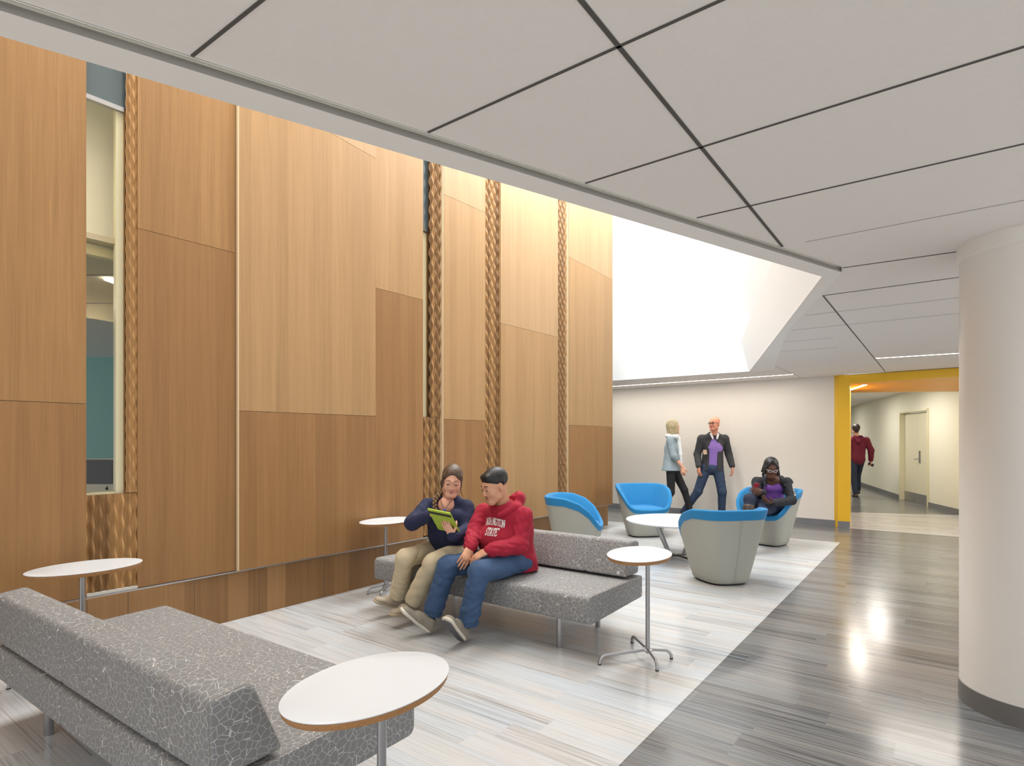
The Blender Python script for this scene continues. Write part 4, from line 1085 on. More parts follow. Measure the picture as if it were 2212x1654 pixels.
M['skin1'] = skin_mat('fair_skin', 'e0ab90'); M['skin2'] = skin_mat('light_tan_skin', 'cf9a7b'); M['skin3'] = skin_mat('dark_brown_skin', '5e3c2c'); M['skin4'] = skin_mat('reddish_fair_skin', 'd99478')
M['hair_brown'] = hair_mat('brown_hair', '3b2a1e', '67503c'); M['hair_black'] = hair_mat('black_hair', '0c0b0c', '232223'); M['hair_blond'] = hair_mat('blond_hair', '8a7a58', 'cdbd95')
M['navy'] = mat('navy_knit', '1c2343', .85, noise=.15, nscale=200, bump=.2, bscale=700)
M['crimson'] = mat('crimson_fleece', 'a01a33', .9, noise=.06, nscale=60, bump=.15, bscale=600)
M['maroon'] = mat('maroon_fleece', '6b1a30', .9, noise=.06, nscale=60)
M['khaki'] = mat('khaki_cotton', 'cbbd9f', .8, noise=.05, nscale=25, bump=.12, bscale=500)
M['denim'] = mat('blue_denim', '3a5478', .8, noise=.34, nscale=9, bump=.15, bscale=800)
M['denim2'] = mat('dark_denim', '2a3448', .8, noise=.2, nscale=14)
M['whiteprint'] = mat('white_print', 'e8e4e2', .8)
M['tan_leather'] = mat('taupe_leather', 'a39684', .55, noise=.1, nscale=30); M['tan_sole'] = mat('beige_sole', 'a8997f', .7, noise=.15, nscale=60)
M['greycanvas'] = mat('grey_canvas', '8f887a', .8, noise=.08, nscale=200); M['whitesole'] = mat('cream_rubber', 'd9d2c4', .6); M['greysole'] = mat('grey_outsole', '54545a', .7, noise=.15, nscale=90)
M['whitesock'] = mat('white_sock', 'e4e0dc', .9); M['navysock'] = mat('navy_sock', '14161f', .9)
M['lime'] = mat('lime_felt', 'a3b83c', .7, noise=.35, nscale=55)

# ---- woman in navy cardigan
W = dict(skin=M['skin1'], fu=((.1, -.25, 1), (.35, .35, 1)), head=(-.467, 4.49, 1.085), hf=(.10, -1, -.30), hu=(.10, 0, 1), hs=1.0, tf=(-.18, -1, -.1), bw=1.12,
         pelvis=(-.50, 4.66, .51), chest=(-.525, 4.60, .77), neck=(-.505, 4.55, .955),
         sh=[(-.675, 4.60, .875), (-.360, 4.50, .875)], el=[(-.765, 4.42, .765), (-.335, 4.40, .71)], wr=[(-.625, 4.33, .825), (-.425, 4.155, .705)],
         hip=[(-.585, 4.70, .50), (-.43, 4.58, .50)], kn=[(-.812, 4.38, .505), (-.575, 4.20, .505)], an=[(-.905, 4.60, .15), (-.755, 4.40, .165)],
         feet=[((-.885, 4.62, .06), (-1.085, 4.50, .135)), ((-.735, 4.44, .07), (-.90, 4.24, .10))],
         hands=[((.9, -.2, .1), (.1, -.3, -.6), -1, dict(curl=.5)), ((-.50, -.12, .85), (.35, .85, .3), -1, dict(curl=.22, spread=.12, sc=.92, thumb=1.4))],
         brow='6b4f3c', lip='b3605c', bt=.0012, smile=1.0, nose=.7)
pw_, FW = build_person(W, 'woman with a brown braid, navy cardigan and khaki trousers holding a green tablet case')
P = FW.p
sdf_obj('hair', [Ell(P(0, -.014, .040), (.081, .104, .088), FW.R, .02), Cap(P(.062, .035, .05), P(.073, .020, -.035), .017, .012, k=.02), Cap(P(-.062, .035, .05), P(-.074, .014, -.045), .014, .007, k=.02),
                 Cap(P(0, -.075, -.02), P(.05, -.045, -.09), .045, .026, k=.03), Cap(P(.072, .0, -.02), P(.06, -.02, -.08), .018, .020, k=.02)],
        M['hair_brown'], pw_, subs=[Ell(P(.004, .108, -.012), (.063, .070, .094), FW.R, .008), Ell(P(0, .045, -.09), (.064, .07, .07), FW.R, .01), Cap(P(-.003, .09, .1), P(-.003, .0, .134), .0035, .003, k=.006)], h=.0035)
mb = MB()                                    # braid over the right shoulder: alternating strands
bp_ = [P(.062, -.02, -.06), P(.083, .012, -.11), (-.600, 4.458, .93), (-.592, 4.425, .86), (-.578, 4.41, .80)]
bp_ = [V3(q, float) for q in bp_]
def poly_at(pts, t):
    n = len(pts) - 1; x = min(t * n, n - 1e-6); i = int(x); return pts[i] + (pts[i + 1] - pts[i]) * (x - i)
br = []
for k in range(22):
    t = k / 21; c = poly_at(bp_, t); r = .0165 * (1 - .35 * t); s_ = .009 * (1 if k % 2 else -1); q = V3((1, 0, 0)) * s_
    br.append(Ell(c + q, (r * .8, r * .85, r * 1.0), k=.001))
br.append(Cap(bp_[-1], bp_[-1] + V3((.008, -.005, -.045)), .008, .011, k=.004))
sdf_obj('braid', br, M['hair_braid'] if 'hair_braid' in M else M.setdefault('hair_braid', hair_mat('braid_hair', '4a3626', 'a08055')), pw_, h=.0035)
for pts in ([P(-.066, .04, -.02), P(-.076, .05, -.07), P(-.10, .05, -.115)], [P(.066, .055, .03), P(.062, .07, -.02), P(.05, .075, -.075)]):
    mb = MB(); mb.tube(pts, [.004, .003, .0012], 6); mb.build('hair_strand', M['hair_brown'], pw_, smooth=True)
tp = top_prims(W, .150, .152, .115, .80, (.060, .058, .040), seed=1, fold=(.0035, 60), hem=(-.50, 4.63, .53), cuff=.0, belly=((-.515, 4.545, .66), (.15, .12, .13)))
tp += [Ell((-.60, 4.46, .80), (.075, .06, .07), k=.04), Ell((-.445, 4.42, .80), (.075, .06, .07), k=.04)]
card = sdf_obj('cardigan', tp, M['navy'], pw_, subs=[Ell((-.50, 4.43, .945), (.046, .12, .125), k=.01), Cap((-.505, 4.55, .93), P(0, -.02, -.06), .066, .066, k=.006)], h=.0048)
sdf_obj('neckline_skin', [Ell((-.505, 4.50, .885), (.078, .065, .080), k=.02)], M['skin1'], card, h=.006)
mb = MB(); mb.tube([(-.555, 4.49, .955), (-.545, 4.435, .91), (-.517, 4.412, .868), (-.487, 4.418, .905), (-.455, 4.46, .955)], .0022, 6); nk = mb.build('necklace', M['black'], pw_, smooth=True)
sdf_obj('pendant', [Ell((-.517, 4.404, .858), (.014, .006, .018), k=.002)], M.setdefault('pendant', mat('blue_pendant', '3c63a8', .2, noise=.5, nscale=90)), nk, h=.003)
mb = MB()
for k in range(5):
    q_ = project_place(card, (-.515, 4.6, .80 - k * .055), (1, 0, 0), (0, 0, 1), (0, 1, 0), .002)(0, 0)
    if q_ is not None: mb = MB(); mb.loft([[(q_.x + .0055 * math.cos(2 * PI * j / 10), q_.y - e_, q_.z + .0055 * math.sin(2 * PI * j / 10)) for j in range(10)] for e_ in (0, .003)]); mb.build('button', M['navysock'], card)
tr = sdf_obj('trousers', leg_prims(W, (.092, .068, .050), fold=(.007, 36), seed=3, seat=.118, flare=.020, hem=.0), M['khaki'], pw_, subs=[ankle_cut(W, 0, -.025), ankle_cut(W, 1, -.015), hem_hole(W, 0, .05), hem_hole(W, 1, .05)], h=.005)
shoe(pw_, W['feet'][0][0], W['feet'][0][1], (.1, -.25, 1), .042, M['tan_leather'], M['tan_sole'], strap=True, hgt=.062, sock=M['whitesock'], ankle=W['an'][0], sockv=(V3(W['kn'][0]) - V3(W['an'][0])) * .35)
shoe(pw_, W['feet'][1][0], W['feet'][1][1], (.35, .35, 1), .042, M['tan_leather'], M['tan_sole'], strap=True, hgt=.062, sock=M['whitesock'], ankle=W['an'][1], sockv=(V3(W['kn'][1]) - V3(W['an'][1])) * .35)

# ---- the tablet she holds
tc = Vector((-.491, 4.165, .813)); tw_ = Vector((.179, -.094, -.0215)).normalized(); th_ = Vector((.055, .14, -.156)); th_ = (th_ - tw_ * th_.dot(tw_)).normalized(); tn = tw_.cross(th_).normalized()
if tn.y < 0: tn = -tn
tab = tag(empty('tablet', tuple(tc)), 'tablet in a marbled lime-green case with a black strap, held by the woman in navy', 'tablet'); tab['_abs'] = list(tc)
mb = MB(); mb.box(tc, (.098, .118, .007), (tw_, th_, tn)); mb.build('case', M['lime'], tab, bevel=.005)
mb = MB(); mb.box(tc + tn * .0085, (.092, .112, .003), (tw_, th_, tn)); mb.build('screen', M['screen'], tab)
mb = MB(); mb.box(tc - tn * .008 - th_ * .088, (.099, .011, .0018), (tw_, th_, tn)); mb.build('strap', M['black'], tab)

# ---- man in the crimson hoodie
Mn = dict(skin=M['skin2'], fu=((.55, .1, 1), (.30, .45, 1)), head=(-.125, 4.235, 1.065), hf=(-.80, -.50, -.36), hs=1.02, tf=(-.62, -.78, -.08), nk=1.08,
          pelvis=(.03, 4.36, .51), chest=(-.02, 4.35, .745), neck=(-.065, 4.305, .915),
          sh=[(-.218, 4.44, .85), (.085, 4.21, .85)], el=[(-.295, 4.32, .69), (.055, 4.13, .645)], wr=[(-.295, 4.08, .635), (-.165, 3.985, .635)],
          hip=[(-.04, 4.42, .50), (.07, 4.29, .50)], kn=[(-.455, 4.08, .505), (-.2226, 3.90, .507)], an=[(-.575, 4.16, .155), (-.305, 3.985, .135)],
          feet=[((-.59, 4.135, .012), (-.79, 4.05, .205)), ((-.335, 3.965, .012), (-.445, 3.80, .215))],
          hands=[((-.28, -.6, -.55), (-.35, .3, -.5), 1, dict(curl=.62, thumb=.6)), ((-.85, -.05, -.42), (-.1, .35, -.8), -1, dict(curl=.5, thumb=.5))],
          brow='15110f', lip='a06a5c', bt=.0022)
pm_, FM = build_person(Mn, 'man with short black hair in a crimson hooded sweatshirt and blue jeans on the sofa')
P = FM.p
sdf_obj('hair', [Ell(P(0, -.018, .048), (.083, .102, .086), FM.R, .02), Cap(P(-.035, .058, .088), P(.035, .058, .088), .014, .014, k=.03), Cap(P(.072, -.02, .0), P(.072, -.03, .03), .012, .015, k=.02), Cap(P(-.072, -.02, .0), P(-.072, -.03, .03), .012, .015, k=.02)],
        M['hair_black'], pm_, subs=[Ell(P(0, .118, -.018), (.085, .07, .084), FM.R, .008), Ell(P(0, .032, -.085), (.11, .060, .074), FM.R, .01), Ell(P(.088, -.004, -.005), (.022, .026, .036), FM.R, .004), Ell(P(-.088, -.004, -.005), (.022, .026, .036), FM.R, .004), Plane(P(0, 0, -.062), FM.u, .2, .01)], h=.004)
mb = MB(); mb.tube([P(-.024, .088, -.055), P(0, .1, -.0485), P(.024, .088, -.055)], [.0012, .0022, .0012], 6); mb.build('moustache', M['brow_15110f'], pm_, smooth=True)
tp = top_prims(Mn, .180, .182, .13, .80, (.060, .062, .048), seed=4, fold=(.008, 45), hem=(.01, 4.36, .52), cuff=.035, belly=((-.085, 4.29, .64), (.185, .15, .15)))
for i in (0, 1): tp.append(Cap(V3(Mn['wr'][i]) * .86 + V3(Mn['el'][i]) * .14, V3(Mn['wr'][i]) * .98 + V3(Mn['el'][i]) * .02, .040, .037, k=.008))
tors = [q for j, q in enumerate(tp) if j not in (5, 6, 10)]
tp += [Cap((.06, 4.38, .43), (.0, 4.33, .50), .15, .155, nv(Mn['tf']), .8, k=.03)]
hood = sdf_obj('hoodie', tp, M['crimson'], pm_, subs=[Cap((-.075, 4.29, .92), P(0, -.02, -.06), .064, .066, k=.006), Plane((.05, 4.38, .425), (0, 0, 1), .4, .004)], h=.0048)
hd = [Cap((.02, 4.37, .92), (.05, 4.37, .955), .065, .055, k=.03), Cap((.04, 4.32, .93), (.03, 4.23, .90), .05, .035, k=.03), Cap((.0, 4.42, .92), (-.10, 4.42, .895), .05, .03, k=.03),
      Cap((.03, 4.23, .90), (-.09, 4.185, .855), .035, .022, k=.03), Cap((-.10, 4.42, .895), (-.155, 4.33, .855), .03, .02, k=.03), Cap((.055, 4.30, .975), (.035, 4.43, .965), .032, .032, k=.03)]
sdf_obj('hood', hd, M['crimson'], hood, subs=[Ell((-.055, 4.32, .965), (.088, .088, .085), k=.01), Ell((.005, 4.36, 1.005), (.035, .05, .03), k=.015)], h=.0045)
b_ = Vector(B); uv = -b_
pl = project_place(hood, (-.088, 4.27, .778), tuple(uv), (0, 0, 1), (.62, .78, 0), .003, tors)
mb = letters('WASHINGTON', -.112, .0182, .050, .0195, .0052, .0048, pl, curve=.012); mb.build('lettering_washington', M['whiteprint'], hood, fixn=False)
pl2 = project_place(hood, (-.088, 4.27, .708), tuple(uv), (0, 0, 1), (.62, .78, 0), .003, tors)
mb = letters('STATE', -.046, .0190, .050, .0212, .0055, .0052, pl2); mb.build('lettering_state', M['whiteprint'], hood, fixn=False)
for sx in (-.018, .018):
    pts = [pl(sx * (1 + .3 * t), .13 - .09 * t) for t in (0, .33, .66, 1)]
    if all(p is not None for p in pts): mb = MB(); mb.tube(pts, .003, 6); mb.build('drawstring', M['crimson'], hood, smooth=True)
sdf_obj('jeans', leg_prims(Mn, (.089, .073, .054), fold=(.008, 34), seed=6, seat=.115, flare=.014), M['denim'], pm_, subs=[ankle_cut(Mn, 0, -.0), ankle_cut(Mn, 1, -.0), hem_hole(Mn, 0, .05), hem_hole(Mn, 1, .05)], h=.005)
shoe(pm_, Mn['feet'][0][0], Mn['feet'][0][1], (.55, .1, 1), .048, M['greycanvas'], M['whitesole'], laces=M['greycanvas'], hgt=.088, sock=M['navysock'], ankle=Mn['an'][0], sockv=(V3(Mn['kn'][0]) - V3(Mn['an'][0])) * .3)
s2_ = shoe(pm_, Mn['feet'][1][0], Mn['feet'][1][1], (.30, .45, 1), .048, M['greycanvas'], M['whitesole'], laces=M['greycanvas'], hgt=.088, sock=M['navysock'], ankle=Mn['an'][1], sockv=(V3(Mn['kn'][1]) - V3(Mn['an'][1])) * .3)
h_, t_ = V3(Mn['feet'][1][0]), V3(Mn['feet'][1][1]); f_ = nv(t_ - h_); u_ = perp(f_, (.30, .45, 1)); L_ = np.linalg.norm(t_ - h_)
sdf_obj('outsole', [Cap(h_ + f_ * L_ * .15 - u_ * .008, h_ + f_ * L_ * .5 - u_ * .008, .030, .031, u_, .2, k=.01), Cap(h_ + f_ * L_ * .5 - u_ * .008, h_ + f_ * L_ * .84 - u_ * .006, .031, .041, u_, .16, k=.01)], M['greysole'], s2_, h=.003)

# ---- seated woman with a phone
W3 = dict(skin=M['skin3'], head=(3.33, 7.40, 1.045), hf=(-.22, -1, -.42), hs=1.0, tf=(-.35, -1, 0),
          pelvis=(3.50, 7.78, .52), chest=(3.47, 7.66, .76), neck=(3.41, 7.53, .925),
          sh=[(3.24, 7.62, .85), (3.585, 7.50, .85)], el=[(3.17, 7.46, .66), (3.56, 7.33, .63)], wr=[(3.135, 7.185, .745), (3.24, 7.16, .615)],
          hip=[(3.42, 7.80, .52), (3.57, 7.72, .50)], kn=[(2.98, 7.22, .66), (3.12, 7.20, .54)], an=[(2.90, 7.10, .28), (2.84, 7.03, .12)],
          feet=[((2.94, 7.13, .20), (2.80, 6.93, .17)), ((2.87, 7.06, .005), (2.77, 6.85, .005))],
          hands=[((-.95, -.06, .25), (0, .9, .1), 1, dict(curl=.25, thumb=.7, spread=.05)), ((-.9, -.2, .25), (0, .3, .9), -1, dict(curl=.6))],
          brow='120c0a', lip='8a4a48', h=.006)
p3, F3 = build_person(W3, 'woman in glasses, dark hoodie and purple top sitting in an armchair with a phone')
P = F3.p
sdf_obj('hair', [Ell(P(0, -.02, .045), (.088, .105, .09), F3.R, .02)] + [Cap(P(sx * .07, y, .03), P(sx * (.085 + .015 * (j % 2)), y + .015, -.07 - .022 * (j % 3)), .016, .012, k=.008) for sx in (-1, 1) for j, y in enumerate((.035, .01, -.02, -.05))] + [Cap(P(x, -.08, .0), P(x, -.08, -.1), .022, .016, k=.01) for x in (-.05, 0, .05)]
        + [Cap(P(0, .06, .115), P(sx * .068, .05, .02), .014, .016, k=.015) for sx in (-1, 1)],
        M['hair_black'], p3, subs=[Ell(P(0, .115, -.008), (.064, .075, .102), F3.R, .008), Ell(P(0, .05, -.1), (.05, .07, .06), F3.R, .01)], h=.006)
M['glassframe'] = mat('pale_spectacle_frame', 'd8d4e0', .25, metal=.5)
mb = MB()
for sx in (-1, 1):
    mb.tube([P(sx * .032 + .023 * math.cos(a), .104, -.003 + .014 * math.sin(a)) for a in [2 * PI * k / 16 for k in range(17)]], .0028, 6); mb.tube([P(sx * .055, .10, .004), P(sx * .078, .05, .008), P(sx * .08, -.01, 0)], .0028, 6)
mb.tube([P(-.009, .106, -.002), P(.009, .106, -.002)], .0025, 6); mb.build('glasses', M['glassframe'], p3, smooth=True)
M['charcoal'] = mat('charcoal_fleece', '25262c', .9, noise=.1, nscale=60); M['purple'] = mat('purple_jersey', '8f5cc0', .8)
vest = [Cap((3.47, 7.68, .56), (3.46, 7.64, .78), .135, .14, nv(W3['tf']), .78, k=.03), Cap((3.46, 7.64, .78), (3.43, 7.60, .86), .14, .09, nv(W3['tf']), .7, k=.03), Ell((3.37, 7.56, .79), (.075, .06, .065), k=.05), Ell((3.48, 7.53, .79), (.075, .06, .065), k=.05)]
sdf_obj('purple_top', vest, M['purple'], p3, subs=[Ell((3.39, 7.46, .915), (.062, .12, .075), k=.01)], h=.006)
sdf_obj('neckline_skin', [Ell((3.41, 7.545, .85), (.095, .06, .075), k=.02), Cap((3.41, 7.53, .88), P(0, -.01, -.08), .05, .048, k=.02)], M['skin3'], p3, h=.006)
tp = top_prims(W3, .145, .148, .10, .78, (.062, .056, .044), seed=7, fold=(.004, 60), cuff=.01)
jk = sdf_obj('hooded_jacket', tp, M['charcoal'], p3, subs=[Cap((3.40, 7.47, .50), (3.39, 7.45, .98), .105, .085, k=.01), Cap((3.41, 7.53, .93), P(0, -.02, -.06), .07, .07, k=.006)], h=.006)
sdf_obj('hood', [Cap((3.32, 7.58, .90), (3.44, 7.64, .92), .03, .04, k=.02), Cap((3.44, 7.64, .92), (3.53, 7.54, .90), .04, .03, k=.02), Cap((3.53, 7.54, .90), (3.52, 7.42, .80), .026, .014, k=.02), Cap((3.32, 7.58, .90), (3.29, 7.48, .80), .026, .014, k=.02)], M['charcoal'], jk, h=.006)
q0, q1 = V3(W3['sh'][1]), V3(W3['el'][1]); pls = project_place(jk, tuple(q0 * .92 + q1 * .08), tuple(nv(q1 - q0)), (1, .1, .1), (-.15, 1, 0), .003)
mb = letters('HOLLIS', .0, .026, .034, .031, .008, .003, lambda u, v: pls(u, v + .012)); mb.build('sleeve_lettering', M['whiteprint'], jk, fixn=False)
lp_ = dict(W3)
sdf_obj('jeans', leg_prims(W3, (.088, .070, .052), fold=(.003, 42), seed=8, seat=.11), mat('indigo_denim', '232b42', .8, noise=.15, nscale=20), p3, subs=[ankle_cut(W3, 0, -.03), ankle_cut(W3, 1, -.03)], h=.006)
M['boot'] = mat('dark_brown_leather', '40332d', .5, noise=.1, nscale=30)
for i in (0, 1):
    kn, an = V3(W3['kn'][i]), V3(W3['an'][i]); h_, t_ = V3(W3['feet'][i][0]), V3(W3['feet'][i][1])
    sdf_obj('boot', [Cap(kn * .72 + an * .28, an, .072, .048, k=.02), Cap(an, h_ * .8 + t_ * .2 + V3((0, 0, .04)), .046, .038, k=.02), Cap(h_ * .85 + t_ * .15 + V3((0, 0, .035)), t_ * .85 + h_ * .15 + V3((0, 0, .03)), .036, .032, k=.02)], M['boot'], p3, h=.006)
ph = Vector((3.045, 7.197, .80)); pu = Vector((.15, -.25, 1)).normalized(); pr_ = Vector((1, .15, 0)); pr_ = (pr_ - pu * pr_.dot(pu)).normalized()
phn = tag(empty('mobile_phone', tuple(ph)), 'dark red mobile phone in the hand of the woman in the armchair', 'phone'); phn['_abs'] = list(ph)
mb = MB(); mb.box(ph, (.034, .065, .006), (pr_, pu, pr_.cross(pu))); mb.build('case', mat('red_phone_case', '8c1730', .3), phn, bevel=.004)
nn = pr_.cross(pu); nn = nn if nn.y > 0 else -nn
mb = MB(); mb.box(ph + nn * .007, (.030, .060, .0015), (pr_, pu, nn)); mb.build('screen', M['screen'], phn)
mb = MB(); mb.lathe(tuple(ph - nn * .007 + pu * .05 + pr_ * -.02), [(.005, -.002), (.005, .002)], 12); mb.build('camera_lens', M['black'], phn)

# ---- walkers
def walker(S, label): return build_person(S, label)
Ww = dict(skin=M['skin1'], head=(2.80, 9.98, 1.625), hf=(.96, .25, -.02), hs=1.0, tf=(.9, -.35, 0), pelvis=(2.78, 10.0, .97), chest=(2.77, 10.0, 1.24), neck=(2.77, 10.0, 1.475),
          sh=[(2.70, 9.85, 1.40), (2.84, 10.14, 1.40)], el=[(2.75, 9.79, 1.13), (2.86, 10.22, 1.13)], wr=[(2.90, 9.80, .94), (2.98, 10.2, .93)],
          hip=[(2.74, 9.93, .93), (2.81, 10.08, .93)], kn=[(2.74, 9.93, .50), (3.0, 10.03, .53)], an=[(2.58, 9.97, .10), (3.12, 10.03, .12)],
          feet=[((2.54, 9.97, .02), (2.78, 9.93, .0)), ((3.06, 10.03, .02), (3.30, 9.98, .03))],
          hands=[((.12, -.02, -.95), (.3, .6, 0), 1, dict(curl=.45, spread=.03)), ((.3, 0, -.9), (-.3, -.6, 0), -1, dict(curl=.3))], brow='7a6545', down=False, h=.006)
pww, FF = walker(Ww, 'blond woman in a grey blouse and black trousers walking past the back wall')
P = FF.p
sdf_obj('hair', [Ell(P(0, -.025, .04), (.09, .105, .095), FF.R, .02), Cap(P(0, -.05, .0), P(0, -.045, -.12), .088, .07, FF.f, .9, k=.03), Cap(P(.06, .02, .02), P(.06, .02, -.11), .03, .022, k=.02), Cap(P(-.06, .02, .02), P(-.06, .02, -.11), .03, .022, k=.02)],
        M['hair_blond'], pww, subs=[Ell(P(0, .125, -.03), (.075, .075, .1), FF.R, .01)], h=.006)
M['greyblouse'] = mat('grey_blouse', '8d9aa0', .85, noise=.05, nscale=30); M['scarf'] = mat('white_scarf', 'dfe3e2', .85); M['blacktrousers'] = mat('black_trousers', '1b1b1e', .8)
tp = top_prims(Ww, .150, .135, .10, .85, (.056, .055, .05), seed=11, fold=(.004, 30), hem=(2.77, 10.0, .96), elbow_only=True)
sdf_obj('blouse', tp + [Cap((2.76, 10.0, .88), (2.77, 10.0, 1.05), .185, .15, nv(Ww['tf']), .85, (.005, 20, 3), k=.03)], M['greyblouse'], pww, subs=[Plane((2.77, 10, .87), (0, 0, 1), .5, .004)], h=.006)
sdf_obj('scarf', [Cap((2.70, 9.93, 1.47), (2.83, 9.92, 1.46), .035, .035, k=.02), Cap((2.83, 9.92, 1.46), (2.88, 9.98, 1.40), .035, .035, k=.02), Cap((2.88, 9.95, 1.42), (2.905, 9.93, 1.15), .035, .03, k=.02), Cap((2.905, 9.93, 1.15), (2.92, 9.93, .98), .03, .02, k=.02), Cap((2.70, 9.93, 1.47), (2.71, 10.08, 1.47), .035, .035, k=.02)], M['scarf'], pww, h=.006)
sdf_obj('trousers', leg_prims(Ww, (.082, .062, .045), fold=(.002, 30), seed=9, seat=.105, pdz=.07), M['blacktrousers'], pww, subs=[], h=.006)
for i in (0, 1): shoe(pww, Ww['feet'][i][0], Ww['feet'][i][1], (0, 0, 1), .042, M['black'], M['black'], hgt=.06)

Wm = dict(skin=M['skin4'], head=(3.525, 10.02, 1.685), hf=(-.80, -.60, 0), hs=1.04, tf=(-.30, -.95, 0), pelvis=(3.50, 10.08, .98), chest=(3.52, 10.08, 1.26), neck=(3.53, 10.08, 1.51), nk=1.1,
          sh=[(3.33, 10.12, 1.425), (3.71, 10.04, 1.425)], el=[(3.27, 10.16, 1.15), (3.80, 10.10, 1.15)], wr=[(3.25, 10.02, .925), (3.82, 9.98, .93)],
          hip=[(3.41, 10.1, .93), (3.59, 10.06, .93)], kn=[(3.27, 10.12, .50), (3.64, 9.98, .50)], an=[(3.05, 10.22, .13), (3.66, 10.05, .10)],
          feet=[((3.10, 10.26, .04), (2.88, 10.12, .02)), ((3.68, 10.10, .0), (3.60, 9.82, .0))],
          hands=[((0, -.1, -1), (.6, .3, 0), -1, dict(curl=.5)), ((.05, -.1, -1), (-.6, .3, 0), 1, dict(curl=.5))], brow='6b4a35', down=False, h=.006)
pwm, FG = walker(Wm, 'bald man in a dark grey blazer and purple sweater walking past the back wall')
P = FG.p
mb = MB()
for sx in (-1, 1):
    mb.tube([P(sx * .034 + .022 * math.cos(a), .112, .002 + .013 * math.sin(a)) for a in [2 * PI * k / 14 for k in range(15)]], .003, 6); mb.tube([P(sx * .055, .108, .008), P(sx * .08, .05, .01), P(sx * .083, -.01, .004)], .003, 6)
mb.tube([P(-.011, .114, .004), P(.011, .114, .004)], .003, 6); mb.build('glasses', M['black'], pwm, smooth=True)
M['blazer'] = mat('dark_grey_blazer', '3a3a3c', .85, noise=.1, nscale=40); M['lilac'] = mat('purple_sweater', '8a6bb5', .85); M['shirt'] = mat('white_shirt', 'ded9da', .8)
tpb = top_prims(Wm, .190, .165, .125, .72, (.068, .062, .05), seed=13, fold=(.003, 25), hem=(3.50, 10.08, .88), cuff=.03)
sdf_obj('sweater', [Cap((3.50, 10.07, .93), (3.52, 10.06, 1.26), .145, .155, nv(Wm['tf']), .68, k=.03), Cap((3.52, 10.06, 1.26), (3.53, 10.06, 1.42), .155, .10, nv(Wm['tf']), .66, k=.03)], M['lilac'], pwm, subs=[Ell((3.50, 9.94, 1.48), (.055, .1, .085), k=.01), Plane((3.5, 10.07, .90), (0, 0, 1), .4, .004)], h=.006)
sdf_obj('shirt_collar', [Cap((3.455, 10.0, 1.50), (3.475, 9.965, 1.425), .022, .016, (.2, -1, .2), .6, k=.004), Cap((3.575, 9.99, 1.50), (3.545, 9.955, 1.425), .022, .016, (-.2, -1, .2), .6, k=.004), Cap((3.455, 10.0, 1.50), (3.50, 10.12, 1.52), .018, .018, k=.006), Cap((3.575, 9.99, 1.50), (3.56, 10.11, 1.52), .018, .018, k=.006)], M['shirt'], pwm, h=.006)
bz = sdf_obj('blazer', tpb, M['blazer'], pwm, subs=[Cap((3.475, 9.95, .98), (3.485, 9.95, 1.40), .075, .06, k=.008), Cap((3.47, 9.95, .78), (3.475, 9.95, .98), .11, .075, k=.008), Cap((3.53, 10.08, 1.45), P(0, -.02, -.03), .072, .075, k=.006), Plane((3.5, 10, .86), (0, 0, 1), .5, .004)], h=.006)
mb = MB(); c_ = Vector((3.335, 9.955, 1.19)); mb.box(c_, (.03, .003, .04), (Vector((.98, -.15, .2)).normalized(), Vector((.15, .98, 0)).normalized(), Vector((-.2, 0, .98)).normalized()))
mb.build('paper_card', mat('tan_card', 'c9ab8c', .7), pwm)
sdf_obj('jeans', leg_prims(Wm, (.095, .075, .058), fold=(.003, 30), seed=10, seat=.12, pdz=.07), mat('navy_denim', '2b3b55', .8, noise=.2, nscale=14), pwm, subs=[ankle_cut(Wm, 0, .03), ankle_cut(Wm, 1, .03)], h=.006)
for i in (0, 1): shoe(pwm, Wm['feet'][i][0], Wm['feet'][i][1], (0, 0, 1), .046, M['black'], M['black'], hgt=.075)

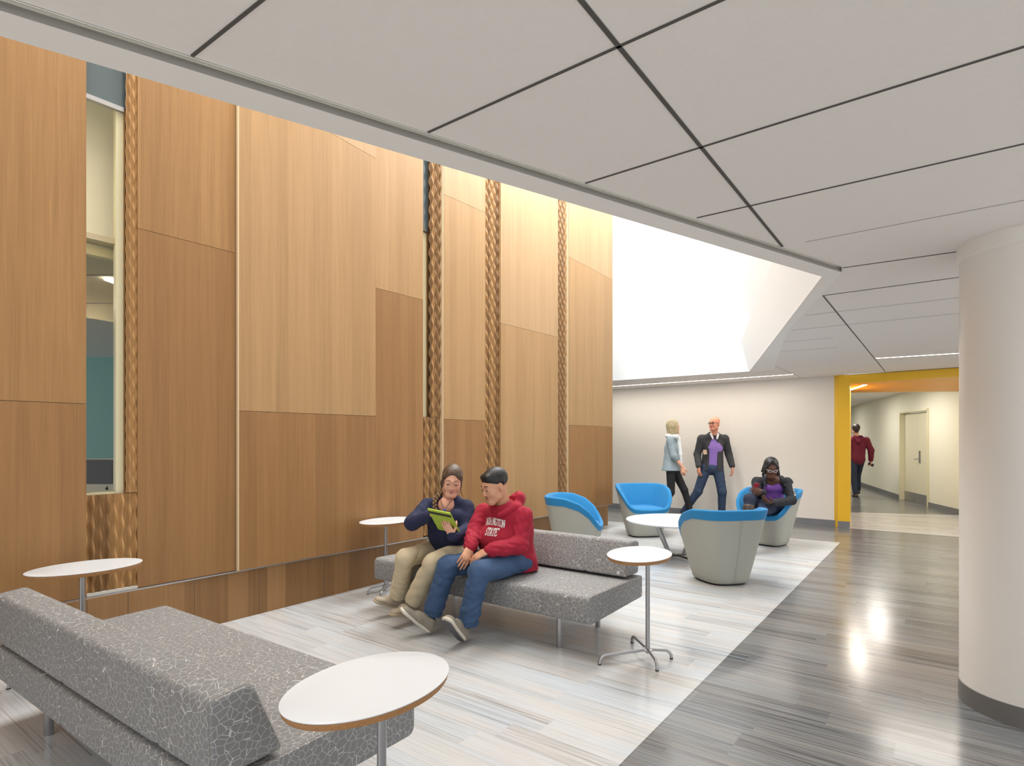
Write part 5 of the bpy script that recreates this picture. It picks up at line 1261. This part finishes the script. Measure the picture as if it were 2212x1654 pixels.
Wc = dict(skin=M['skin1'], head=(8.42, 14.1, 1.66), hf=(.30, .95, -.02), hs=1.0, tf=(.35, .93, 0), pelvis=(8.48, 14.15, .96), chest=(8.50, 14.15, 1.22), neck=(8.46, 14.13, 1.475),
          sh=[(8.28, 14.22, 1.40), (8.66, 14.08, 1.40)], el=[(8.20, 14.2, 1.14), (8.76, 14.05, 1.14)], wr=[(8.16, 14.3, .92), (8.80, 14.12, .90)],
          hip=[(8.40, 14.18, .92), (8.55, 14.12, .92)], kn=[(8.42, 14.2, .50), (8.64, 14.4, .52)], an=[(8.44, 14.15, .10), (8.72, 14.5, .16)],
          feet=[((8.43, 14.08, .0), (8.50, 14.34, .0)), ((8.70, 14.44, .06), (8.78, 14.7, .02))],
          hands=[((0, .2, -1), (.5, 0, 0), 1, dict(curl=.6)), ((0, .2, -1), (-.5, 0, 0), -1, dict(curl=.7))], brow='2a1c14', down=False, h=.0075)
pc, FC = walker(Wc, 'man in a maroon hoodie and dark jeans walking away down the corridor')
P = FC.p
sdf_obj('hair', [Ell(P(0, -.022, .045), (.088, .105, .09), FC.R, .02), Cap(P(0, -.06, .0), P(0, -.06, -.04), .06, .05, k=.02)], M.setdefault('hair_dark', hair_mat('dark_brown_hair', '1c1310', '3a2a22')), pc, subs=[Ell(P(0, .115, -.02), (.085, .075, .095), FC.R, .01)], h=.0075)
hh = sdf_obj('hoodie', top_prims(Wc, .175, .16, .125, .78, (.074, .07, .055), seed=15, fold=(.004, 30), hem=(8.48, 14.15, .94), cuff=.02), M['maroon'], pc, h=.0075)
sdf_obj('hood', [Cap((8.40, 14.10, 1.46), (8.44, 14.02, 1.36), .055, .05, k=.03), Cap((8.52, 14.06, 1.46), (8.44, 14.02, 1.36), .055, .05, k=.03)], M['maroon'], hh, h=.0075)
sdf_obj('jeans', leg_prims(Wc, (.095, .072, .055), fold=(.003, 30), seed=12, seat=.118, pdz=.07), M['denim2'], pc, h=.0075)
for i in (0, 1): shoe(pc, Wc['feet'][i][0], Wc['feet'][i][1], (0, 0, 1), .046, M.setdefault('brownshoe', mat('brown_leather', '5a4334', .6)), M['black'], hgt=.07)
c_ = Vector((8.80, 14.12, .80)); ph2 = tag(empty('mobile_phone', tuple(c_)), 'black mobile phone in the right hand of the man walking down the corridor', 'phone'); ph2['_abs'] = list(c_)
ax_ = (Vector((.8, -.2, -.5)).normalized(), Vector((.2, .97, 0)).normalized(), Vector((.5, 0, .85)).normalized())
mb = MB(); mb.box(c_, (.065, .005, .034), ax_); mb.build('casing', M['black'], ph2, bevel=.003)
mb = MB(); mb.box(c_ + ax_[1] * .006, (.06, .001, .03), ax_); mb.build('screen', M['screen'], ph2)
for o in bpy.data.objects:
    if '_abs' in o: del o['_abs']
